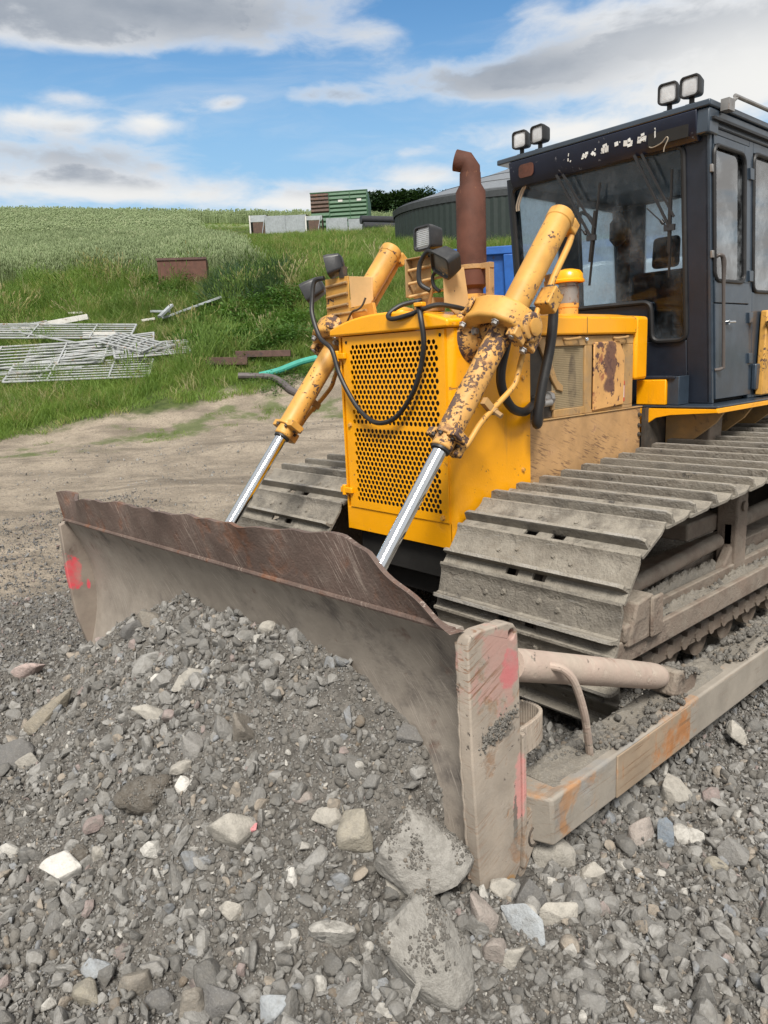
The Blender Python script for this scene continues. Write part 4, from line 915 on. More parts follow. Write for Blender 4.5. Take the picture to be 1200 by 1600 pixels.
rf.box(-.80, .79, 1.885, 3.75, 3.128, 3.165); rf.box(-.79, .775, 2.03, 3.75, 3.03, 3.127)
roof = rf.build('roof', M_CAB, cab, .008)
MB().box(.70, .782, 1.90, 2.03, 2.985, 3.126).build('corner_bracket', M_CAB, roof, .01)
rr_ = MB(); rr_.box(.79, .84, 2.02, 2.10, 3.115, 3.18); rr_.tube([(.82, 2.08, 3.15), (.82, 2.16, 3.205), (.82, 2.25, 3.215), (.82, 3.4, 3.215), (.82, 3.5, 3.16)], .012, 10, 6); rr_.build('roof_rail', M_STEEL, roof, 0)
MB().box(.776, .80, 1.93, 3.75, 3.06, 3.075).build('drip_rail', M_BLACK, roof)
for i, (x, tw) in enumerate(((.515, .03), (.655, -.02), (-.605, .03), (-.445, -.06))):
    l = lamp('roof_lamp', (x, 1.93, 3.265), (tw * 2 + .05, -1, .0), (0, 0, 1), .115, .115, .10, M_LENS, roof, M_BLACK)
    q = MB(); q.cyl((x, 1.935, 3.166), (x, 1.935, 3.21), .016, 10); q.box(x - .03, x + .03, 1.915, 1.955, 3.166, 3.174); q.build('lamp_foot', M_BLACK, l)
# wipers
def wiper(xt, xp, zp, xa, za, xb, zb):
    m_ = MB(); P2 = lambda x, z, o=.03: V((x, YF + SH(z) - o, z))
    m_.beam(P2(xt, 2.965, .05), P2(xp, zp), .012, .02, (0, 1, 0)); m_.beam(P2(xt + .05, 2.96, .05), P2(xp + .03, zp + .06), .012, .014, (0, 1, 0)); m_.beam(P2(xp - .15, zp + .14), P2(xp - .03, zp + .02), .007, .007, (0, 1, 0))
    m_.obox(P2(xp, zp), (.035, 0, 0), (0, .01, 0), (0, .0, .018)); m_.cyl(P2(xp - .04, zp + .03), P2(xp - .055, zp + .05), .012)
    wo = m_.build('wiper', M_BLACKP, cab)
    m_ = MB(); m_.beam(P2(xa, za, .022), P2(xb, zb, .022), .012, .012, (0, 1, 0)); m_.beam(P2((xa + xp) / 2, (za + zp) / 2, .03), P2((xb + xp) / 2, (zb + zp) / 2, .03), .02, .016, (0, 1, 0)); m_.build('wiper_blade', M_BLACK, wo)
wiper(-.29, -.05, 2.52, .03, 2.86, -.09, 2.21); wiper(.30, .515, 2.50, .535, 2.84, .50, 2.20)
# inside: seat, console, floor
so_ = MB(); so_.prism([(-.36, 2.98, 1.9), (-.36, 3.05, 2.36), (-.36, 3.16, 2.36), (-.36, 3.12, 1.9)], (.50, 0, 0)); so_.box(-.36, .14, 2.55, 3.1, 1.78, 1.92); so_.prism([(-.21, 3.07, 2.38), (-.21, 3.09, 2.62), (-.21, 3.16, 2.62), (-.21, 3.15, 2.38)], (.22, 0, 0))
seat = so_.build('seat', M_SEAT, cab, .035, 3)
MB().box(.2, .32, 2.80, 3.2, 1.5, 1.95).build('console', M_SEAT, cab, .02)
q = MB(); q.cyl((-.58, 3.30, 1.5), (-.58, 3.30, 2.9), .055, 14); q.lathe((-.58, 3.2, 2.62), (-.58, 3.2, 2.85), [(0, .03), (.05, .07), (.18, .07), (.23, .03)], 14); q.build('inner_post', M_SEAT, cab)
q = MB(); q.tube([(-.42, 2.45, 1.5), (-.42, 2.43, 2.2), (-.44, 2.42, 2.72), (-.40, 2.42, 2.78), (-.32, 2.44, 2.70)], .014, 8, 4); q.build('inner_rail', M_INT, cab)
MB().box(-CW + .03, CW - .04, YF + .05, 3.52, 1.386, 1.42).build('cab_floor', M_CAVE, cab)
MB().box(-CW + .03, CW - .04, YF - .05, 3.52, 2.99, 3.028).build('headlining', M_INT, cab)
MB().box(-.55, .35, 2.20, 2.42, 1.43, 2.02).build('dashboard', M_SEAT, cab, .04, 3)

# ---- deck, step box and yellow mudguard edge
dk_ = MB(); dk_.box(.30, .90, 1.925, 3.72, 1.372, 1.384); deck = dk_.build('deck', M_CAB, bd, .003)
pr = [(.355, 1.366), (.905, 1.366), (.905, 1.345), (.60, 1.325), (.50, 1.305), (.44, 1.265), (.405, 1.215), (.385, 1.165), (.36, 1.158)]
MB().prism([(x, 1.905, z) for x, z in pr], (0, .018, 0)).build('deck_front_edge', M_YEL, deck, .002)
MB().box(.889, .906, 1.923, 2.74, 1.34, 1.370).build('deck_side_edge', M_YEL, deck, .003)
MB().prism([(.889, 2.742, 1.37), (.889, 2.95, 1.33), (.889, 3.6, 1.33), (.889, 3.6, 1.29), (.889, 2.94, 1.29), (.889, 2.742, 1.338)], (.017, 0, 0)).build('rear_side_edge', M_YEL, deck, .003)
MB().box(.335, .545, 1.94, 2.12, 1.387, 1.552).build('step_box', M_YEL, deck, .006); MB().box(.325, .60, 1.945, 2.125, 1.556, 1.572).build('step_lid', M_CABF, deck, .003); MB().box(.547, .625, 1.96, 2.10, 1.386, 1.572).build('step_cheek', M_CAB, deck, .003)
ry = MB(); ry.prism([(CW + .01, 2.77, 1.40), (CW + .01, 2.80, 1.98), (CW + .01, 3.7, 1.98), (CW + .01, 3.7, 1.40)], (.05, 0, 0)); ry.build('rear_side_tank', M_TAN, bd, .01)
MB().beam((CW + .075, 2.78, 1.92), (CW + .075, 3.2, 1.45), .03, .05).build('tank_rib', M_TAN, bd, .004)
un = MB(); un.box(.425, .45, 1.86, 4.2, .95, 1.370); un.box(-.45, -.42, 1.0, 4.2, .70, 1.37); un.box(.451, .85, 2.95, 3.6, .30, .99); un.build('inner_skirt', M_DARKSTEEL, bd)
un = MB()
for y in (2.12, 2.55, 3.0): un.prism([(.46, y, 1.37), (.88, y, 1.37), (.80, y, 1.26), (.62, y, 1.12), (.56, y, 1.0), (.46, y, 1.0)], (0, .03, 0))
un.pieces('mudguard_gusset', M_BROWNED, bd, .003)
un = MB(); un.prism([(.50, 2.25, 1.35), (.50, 2.42, 1.35), (.50, 2.40, 1.07), (.50, 2.20, 1.07)], (.22, 0, 0)); un.build('pedestal', M_FRAME, bd, .01)

# ---- tracks
PITCH = .205
def track_path():
    C1 = (.33, .52); R1 = .488; C2 = (3.25, .585); R2 = .545
    n = 400; pts = []
    d = math.hypot(C2[0] - C1[0], C2[1] - C1[1]); th = math.atan2(C2[1] - C1[1], C2[0] - C1[0]); ph = math.asin((R1 - R2) / d)
    # tangent normals, upper and lower
    nu = th + math.pi / 2 - ph * 1.0; nl = th - math.pi / 2 + ph * 1.0
    arc1 = [nl + (nu - 2 * math.pi - nl) * k / 80 for k in range(81)]            # lower -> front -> upper, clockwise seen from +X
    for a in arc1: pts.append((C1[0] + R1 * math.cos(a), C1[1] + R1 * math.sin(a)))
    arc2 = [nu + (nl - nu) * k / 80 for k in range(81)]
    for a in arc2: pts.append((C2[0] + R2 * math.cos(a), C2[1] + R2 * math.sin(a)))
    return pts
TP = track_path(); TP = TP + [TP[0]]
cum = [0]
for a, b_ in zip(TP, TP[1:]): cum.append(cum[-1] + math.hypot(b_[0] - a[0], b_[1] - a[1]))
NSH = int(round(cum[-1] / PITCH)); PITCH = cum[-1] / NSH
def tpos(s):
    s %= cum[-1]; i = max(0, min(len(TP) - 2, int(np.searchsorted(cum, s)) - 1)); f = (s - cum[i]) / max(1e-9, cum[i + 1] - cum[i])
    return (TP[i][0] + f * (TP[i + 1][0] - TP[i][0]), TP[i][1] + f * (TP[i + 1][1] - TP[i][1]))
def shoe_mesh(flat):
    """one shoe: plate with a curled lip, an upright bar, link slots and bolts; local y runs along the track, z outwards"""
    mb = MB(); W = .50; L = PITCH
    def prof(pts, x0=-W, x1=W): mb.prism([(x0, y, z) for y, z in pts], (x1 - x0, 0, 0))
    # lip, plate and toe (towards -y) as one bent section
    sec = [(-L * .50, .004), (-L * .40, .000), (-L * .22, .0), (L * .30, .0), (L * .42, .006), (L * .52, .020), (L * .58, .017)]
    th_ = .014
    top = [(y, z + th_) for y, z in sec]
    a = sec + top[::-1]
    # plate in spans so that two slots near the bar stay open
    x = [-W, -.115, -.045, .035, .105, W]
    for i in range(5):
        slot = i in (1, 3)
        if not slot: prof(a, x[i], x[i + 1])
        else:
            b1 = [q for q in sec if q[0] >= -L * .22]; prof(b1 + [(y, z + th_) for y, z in b1[::-1]], x[i], x[i + 1]); prof([(-L * .50, .004), (-L * .40, 0), (-L * .40, th_), (-L * .50, .018)], x[i], x[i + 1])
    bar = [(-W + .0, .012), (-W + .006, .056), (-W + .03, .066), (W - .03, .066), (W - .006, .056), (W, .012)]
    mb.prism([(x_, -L * .17, z) for x_, z in bar], (0, -.017, 0)); 
    mb.prism([(-W, -L * .17, .013), (-W, -L * .12, .013), (-W, -L * .168, .030)], (2 * W, 0, 0))
    me = mb
    return me
sm = shoe_mesh(0)
def chain_mesh(): return None
def make_track(sx):
    xc = sx * .975
    lk_ = MB()                                                       # the link chain under the shoes carries the shoes
    for k in range(NSH):
        s0 = k * PITCH; a = tpos(s0 - PITCH * .5); b2 = tpos(s0 + PITCH * .5)
        d2 = V((0, b2[0] - a[0], b2[1] - a[1])).normalized(); nrm = V((0, d2.z, -d2.y)); mid = V((xc, (a[0] + b2[0]) / 2, (a[1] + b2[1]) / 2))
        inw = nrm if (V((0, .33, .55)) - V((0, mid.y, mid.z))).dot(nrm) > 0 or (V((0, 1.8, .55)) - V((0, mid.y, mid.z))).dot(nrm) > 0 else -nrm
        for q in (-.075, .075): lk_.obox(mid + V((q, 0, 0)) + inw * .055, V((.018, 0, 0)), d2 * PITCH * .50, inw * .038)
        lk_.cyl(mid + V((-.10, 0, 0)) + inw * .055 + d2 * .10, mid + V((.10, 0, 0)) + inw * .055 + d2 * .10, .024, 8)
    tr = lk_.build('track', M_FRAME, bd, 0, smooth=0)
    first = None; ph0 = .062
    for k in range(NSH):
        s0 = ph0 + k * PITCH; c0 = tpos(s0); a = tpos(s0 - .07); b2 = tpos(s0 + .07)
        d2 = V((0, b2[0] - a[0], b2[1] - a[1])).normalized()
        # path runs lower -> front -> top -> rear, outward normal to its left seen from +X
        nrm = V((0, -d2.z, d2.y))
        if nrm.dot(V((0, c0[0] - min(max(c0[0], .33), 3.25), c0[1] - .55))) < 0: nrm = -nrm
        M_ = Matrix(((sx * 1.0, 0, 0, xc), (0, d2.y, nrm.y, c0[0]), (0, d2.z, nrm.z, c0[1]), (0, 0, 0, 1)))
        if first is None:
            first = sm.build('track_shoe', M_SHOE, tr, .003, 2); o = first
            bb = MB()
            for x in (-.20, -.10, .10, .20): bb.bolt((x, PITCH * .12 + (.02 if abs(x) < .15 else -.0), .014), (0, 0, 1), .012, .009)
            first_b = bb
            bb.build('shoe_bolts_tmp', M_SHOE, None)
        else:
            o = first.copy(); COL.objects.link(o); o.parent = tr
        M_.col[0] = (1, 0, 0, 0); M_.col[3] = (xc, c0[0], c0[1], 1)
        if M_.to_3x3().determinant() < 0: M_.col[0] = (-1, 0, 0, 0)
        rj = rnd.uniform(-.012, .012); o.matrix_local = M_ @ Matrix.Rotation(rj, 4, 'X')
    return tr
# bolts join the shoe mesh itself
for x in (-.20, -.10, .10, .20): sm.bolt((x, PITCH * .12 + (.02 if abs(x) < .15 else 0), .014), (0, 0, 1), .012, .009)
_keep = make_track
tr_near = make_track(1); tr_far = make_track(-1)
for o in [o for o in bpy.data.objects if o.name.startswith('shoe_bolts_tmp')]: bpy.data.objects.remove(o)

# ---- track frames
def track_frame(sx):
    X = lambda a, b_: (min(sx * a, sx * b_), max(sx * a, sx * b_))
    f = MB()
    f.box(*X(.86, 1.09), .75, 2.85, .34, .56); f.box(*X(1.09, 1.36), .05, 3.05, .415, .455)
    fr_ = f.build('track_frame', M_FRAME, bd, .008)
    g = MB(); g.box(*X(1.355, 1.385), -.03, 3.1, .415, .525); g.build('side_guard', M_FRAME, fr_, .006)
    g = MB(); g.box(*X(1.19, 1.225), .10, 3.05, .45, .52); g.build('inner_rail', M_FRAME, fr_, .006)
    g = MB(); g.lathe((sx * .90, .33, .52), (sx * 1.05, .33, .52), [(0, .36), (.03, .40), (.05, .40), (.055, .43), (.095, .43), (.10, .40), (.12, .40), (.15, .36)], 40); g.build('idler_wheel', M_FRAME, fr_)
    g = MB(); g.lathe((sx * .93, 3.25, .585), (sx * 1.02, 3.25, .585), [(0, .44), (.09, .44)], 30); g.build('sprocket', M_FRAME, fr_)
    g = MB(); g.prism([(sx * 1.10, -.02, .50), (sx * 1.10, .05, .66), (sx * 1.10, .24, .64), (sx * 1.10, .24, .47)], (sx * .22, 0, 0)); g.box(*X(1.33, 1.40), .02, .10, .52, .60); g.prism([(sx * 1.12, .10, .66), (sx * 1.12, .14, .78), (sx * 1.12, .20, .78), (sx * 1.12, .27, .64)], (sx * .16, 0, 0)); g.build('idler_yoke', M_FRAME, fr_, .012)
    g = MB(); g.prism([(sx * 1.27, .03, .50), (sx * 1.27, .10, .685), (sx * 1.27, .23, .70), (sx * 1.27, .33, .60), (sx * 1.27, .33, .50)], (sx * .14, 0, 0)); g.box(*X(1.405, 1.425), .20, .30, .50, .69); g.build('idler_guard', M_FRAME, fr_, .014)
    g = MB(); g.tube([(sx * 1.15, .20, .60), (sx * 1.14, 1.45, .655)], .042, 16, 0); g.build('tension_rod', M_FRAME, fr_)
    g = MB(); g.box(*X(1.11, 1.23), 1.50, 1.64, .46, .94); g.prism([(sx * 1.15, 1.50, .76), (sx * 1.15, 1.50, .62), (sx * 1.15, 1.34, .46), (sx * 1.15, 1.64, .46), (sx * 1.15, 1.64, .8)], (sx * .06, 0, 0)); g.box(*X(.90, 1.11), 1.15, 1.60, .70, .80); g.build('roller_post', M_FRAME, fr_, .012)
    g = MB(); g.cyl((sx * .86, 1.57, .93), (sx * 1.12, 1.57, .93), .09, 24); g.cyl((sx * 1.235, 1.57, .85), (sx * 1.245, 1.57, .85), .03, 16); g.cyl((sx * 1.1, 1.72, .70), (sx * 1.1, 2.5, .72), .05, 16); g.build('carrier_roller', M_FRAME, fr_)
    for y in (.72, 1.05, 1.38, 1.71, 2.04, 2.37, 2.70):
        g = MB(); g.lathe((sx * .88, y, .22), (sx * 1.24, y, .22), [(0, .11), (.03, .11), (.05, .085), (.14, .085), (.16, .11), (.19, .11), (.21, .085), (.29, .085), (.31, .11), (.36, .11)], 22)
        g.build('track_roller', M_FRAME, fr_)
    for k in range(18): g = MB(); g.box(*X(1.255, 1.30), .35 + k * .15, .44 + k * .15, .25, .33); g.cyl((sx * 1.25, .46 + k * .15, .28), (sx * 1.31, .46 + k * .15, .28), .035, 10); g.build('chain_link', M_FRAME, fr_)
    return fr_
tf = track_frame(1); track_frame(-1)

# ---- blade
TILT = .031
BZ = lambda x: TILT * x
def bl_profile(n=15):
    zs = [0, .08, .18, .30, .45, .60, .74, .85, .93]; ys = [-1.225, -1.185, -1.14, -1.095, -1.065, -1.08, -1.125, -1.185, -1.245]
    z = np.linspace(0, .93, n); 
    ys = [-1.245 + (q + 1.245) * .74 for q in ys]; co_ = np.polyfit(zs, ys, 4); return [(float(np.polyval(co_, q)), float(q)) for q in z]
BP = bl_profile()
def sheet(mb, rows, thick):                                         # rows: list of rows of front points; thickness pushed along +y
    n = len(rows[0]); m_ = len(rows); vs = [p for r in rows for p in r] + [(p[0], p[1] + thick, p[2]) for r in rows for p in r]; o = n * m_
    fs = []
    for i in range(m_ - 1):
        for k in range(n - 1):
            a = i * n + k; fs += [(a, a + 1, a + n + 1, a + n), (o + a, o + a + n, o + a + n + 1, o + a + 1)]
    for i in range(m_ - 1): fs += [(i * n, i * n + n, o + i * n + n, o + i * n), (i * n + n - 1, o + i * n + n - 1, o + i * n + 2 * n - 1, i * n + 2 * n - 1)]
    for k in range(n - 1): fs += [(k, o + k, o + k + 1, k + 1), ((m_ - 1) * n + k, (m_ - 1) * n + k + 1, o + (m_ - 1) * n + k + 1, o + (m_ - 1) * n + k)]
    mb.add(vs, fs)
xs_ = np.linspace(-1.605, 1.60, 90)
mbd = MB(); sheet(mbd, [[(x, y + .004 * math.sin(x * 3.1 + z * 4) * (z < .9), z + .02 + BZ(x)) for x in xs_] for y, z in BP], .03)
blade = mbd.build('blade', M_MOLD, bd, 0, smooth=50)
TOPX = [-1.62, -1.53, -1.45, -1.36, -1.25, -1.1, -.9, -.4, 0, .3, .6, .85, 1.0, 1.12, 1.2, 1.28, 1.38, 1.48, 1.56, 1.62]
TOPH = [.175, .18, .175, .165, .155, .172, .178, .185, .19, .195, .205, .215, .225, .222, .20, .185, .13, .075, .03, .004]
rows = []
xt_ = np.linspace(-1.62, 1.62, 150)
for f in np.linspace(0, 1, 7):
    rows.append([(x, -1.247 - .030 * f + (.014 * math.sin(x * 7.3) + .010 * math.sin(x * 17 + 1)) * f * f + (.03 * math.exp(-((x + 1.45) / .12) ** 2) - .02 * math.exp(-((x - .45) / .3) ** 2)) * f, .945 + BZ(x) + f * (np.interp(x, TOPX, TOPH) + .004 * math.sin(x * 31))) for x in xt_])
mbd = MB(); sheet(mbd, rows, .020); mbd.build('spill_plate', M_BLRUST, blade, .004, smooth=50)
mbd = MB(); mbd.tube([(x, -1.252, .949 + BZ(x)) for x in np.linspace(-1.60, 1.60, 20)], .010, 8, 0); mbd.build('weld_seam', M_BLRUST, blade)
def plate_with_hole(poly, hole, hr, x0, x1):
    bm = bmesh.new(); rings = []
    hp = [(hole[0] + hr * math.cos(a), hole[1] + hr * math.sin(a)) for a in np.linspace(0, 2 * math.pi, 18, endpoint=False)]
    for x in (x0, x1):
        a = [bm.verts.new((x, y, z)) for y, z in poly]; h = [bm.verts.new((x, y, z)) for y, z in hp]
        ea = [bm.edges.new((a[i], a[(i + 1) % len(a)])) for i in range(len(a))]; eh = [bm.edges.new((h[i], h[(i + 1) % len(h)])) for i in range(len(h))]
        bmesh.ops.triangle_fill(bm, edges=ea + eh, use_beauty=True); rings.append((a, h))
    for r0, r1 in ((rings[0][0], rings[1][0]), (rings[0][1], rings[1][1])):
        for i in range(len(r0)):
            bm.faces.new((r0[i], r0[(i + 1) % len(r0)], r1[(i + 1) % len(r0)], r1[i]))
    bmesh.ops.recalc_face_normals(bm, faces=bm.faces); bm.verts.ensure_lookup_table()
    mb = MB(); mb.v = [tuple(v.co) for v in bm.verts]; mb.f = [tuple(v.index for v in f.verts) for f in bm.faces] if bm.verts.index_update() is None else []; bm.free(); return mb
EP = [(-1.248, .962), (-1.236, .985), (-1.20, .992), (-1.075, .984), (-1.045, .972), (-1.026, .948), (-1.018, .80), (-1.012, .45), (-1.012, .25), (-1.018, .15), (-1.06, .095), (-1.10, .085), (-1.16, .125), (-1.212, .165), (-1.222, .30), (-1.240, .60)]
plate_with_hole(EP, (-1.055, .942), .016, 1.602, 1.648).build('end_plate', M_ENDP, blade, .0055, 3)
EPF = [(y - .018, z - .095) for y, z in [(-1.262, .962), (-1.205, .985), (-1.06, 1.0), (-1.02, .996), (-1.003, .975), (-.995, .80), (-.985, .45), (-.985, .25), (-1.0, .17), (-1.035, .085), (-1.075, .062), (-1.105, .062), (-1.19, .20), (-1.235, .40), (-1.255, .65)]]
MB().prism([(-1.648, y, z) for y, z in EPF], (.042, 0, 0)).build('end_plate', M_ENDFAR, blade, .006, label='far end plate with a red paint mark')
mbd = MB(); mbd.tube([(1.601 + .002 * math.sin(z * 90), -1.246 + .030 * (1 - z) ** 2 * 0 + np.interp(z, [.17, .3, .6, .96], [.036, .028, .012, .006]), z) for z in np.linspace(.18, .96, 60)], .007, 8, 0); mbd.build('weld_seam', M_ENDP, blade)
mbd = MB(); mbd.box(1.63, 1.652, -1.010, -.992, .13, .60); mbd.build('end_rib', M_ENDP, blade, .002)
lg = MB(); lg.prism([(1.606, -.992, .335), (1.606, -.93, .30), (1.606, -.895, .235), (1.606, -.905, .20), (1.606, -.985, .085), (1.606, -1.01, .085)], (.03, 0, 0)); lg.build('pivot_lug', M_ENDP, blade, .006)
lg = MB(); lg.tube([(1.637, -.935 + .028 * math.cos(a), .205 + .034 * math.sin(a)) for a in np.linspace(0, 6.28, 14)], .004, 6, 0); lg.build('pivot_pin', M_DARKSTEEL, blade)
lg = MB(); lg.tube([(1.60, -.985, .55), (1.60, -.90, .555), (1.595, -.855, .56), (1.56, -.835, .565), (1.50, -.845, .565), (1.47, -.90, .56), (1.47, -.985, .55)], .012, 8, 5)
lgp = crom([V((1.615, -.985, .545)), V((1.615, -.89, .555)), V((1.595, -.845, .56)), V((1.55, -.835, .562)), V((1.505, -.85, .56)), V((1.49, -.90, .555)), V((1.49, -.985, .545))], 5)
lg = MB()
for p, q in zip(lgp, lgp[1:]): lg.beam(p, q + (q - p) * .08, .014, .10, (0, 0, 1))
lg.build('hose_loop', M_ENDP, blade, .003)
# stiffeners and clevises behind the blade
bk = MB(); bk.box(-1.55, 1.55, -1.0, -.93, .30, .62); bk.box(-1.58, 1.58, -1.05, -.98, .70, .78); bk.build('back_stiffener', M_CAVE, blade, .01)

# ---- push arms with brace tubes
def push_arm(sx):
    X = lambda x: sx * x
    a = MB(); o = 1.70; i_ = 1.52
    q = lambda p: [(X(x), y, z) for x, y, z in p]
    pts = [(i_, -.985, .185), (o, -.915, .185), (o, 3.1, .185), (i_, 3.1, .185), (i_, -.985, .352), (o, -.925, .358), (o, 3.1, .36), (i_, 3.1, .36)]
    if sx < 0: pts = [pts[k] for k in (1, 0, 3, 2, 5, 4, 7, 6)]
    a.hexa(q(pts)); arm = a.build('push_arm', M_ARM, bd, .010, 3)
    g = MB(); g.box(min(X(1.699), X(1.706)), max(X(1.699), X(1.706)), -.545, .0, .190, .3535); g.build('wear_plate', M_ARMR, arm, .003)
    g = MB(); g.lathe((X(1.60), -1.0, .815), (X(1.59), -.02, .445), [(0, .050), (.03, .052), (.93, .052), (.985, .050), (1.02, .044), (1.045, .03)], 28); br = g.build('brace_tube', M_PIPE, arm)
    g = MB(); g.tube([(X(1.64), -.855, .775), (X(1.675), -.83, .765), (X(1.69), -.79, .71), (X(1.68), -.72, .58), (X(1.655), -.655, .45), (X(1.635), -.61, .36)], .0135, 10, 6); g.build('bent_rod', M_PIPE, br)
    g = MB(); g.obox((X(1.60), .06, .405), (.055, 0, 0), (0, .09, -.03), (0, .02, .05)); g.cyl((X(1.595), -.03, .448), (X(1.595), .06, .42), .034, 14); g.build('brace_foot', M_FRAME, arm, .015)
    return arm
push_arm(1); push_arm(-1)
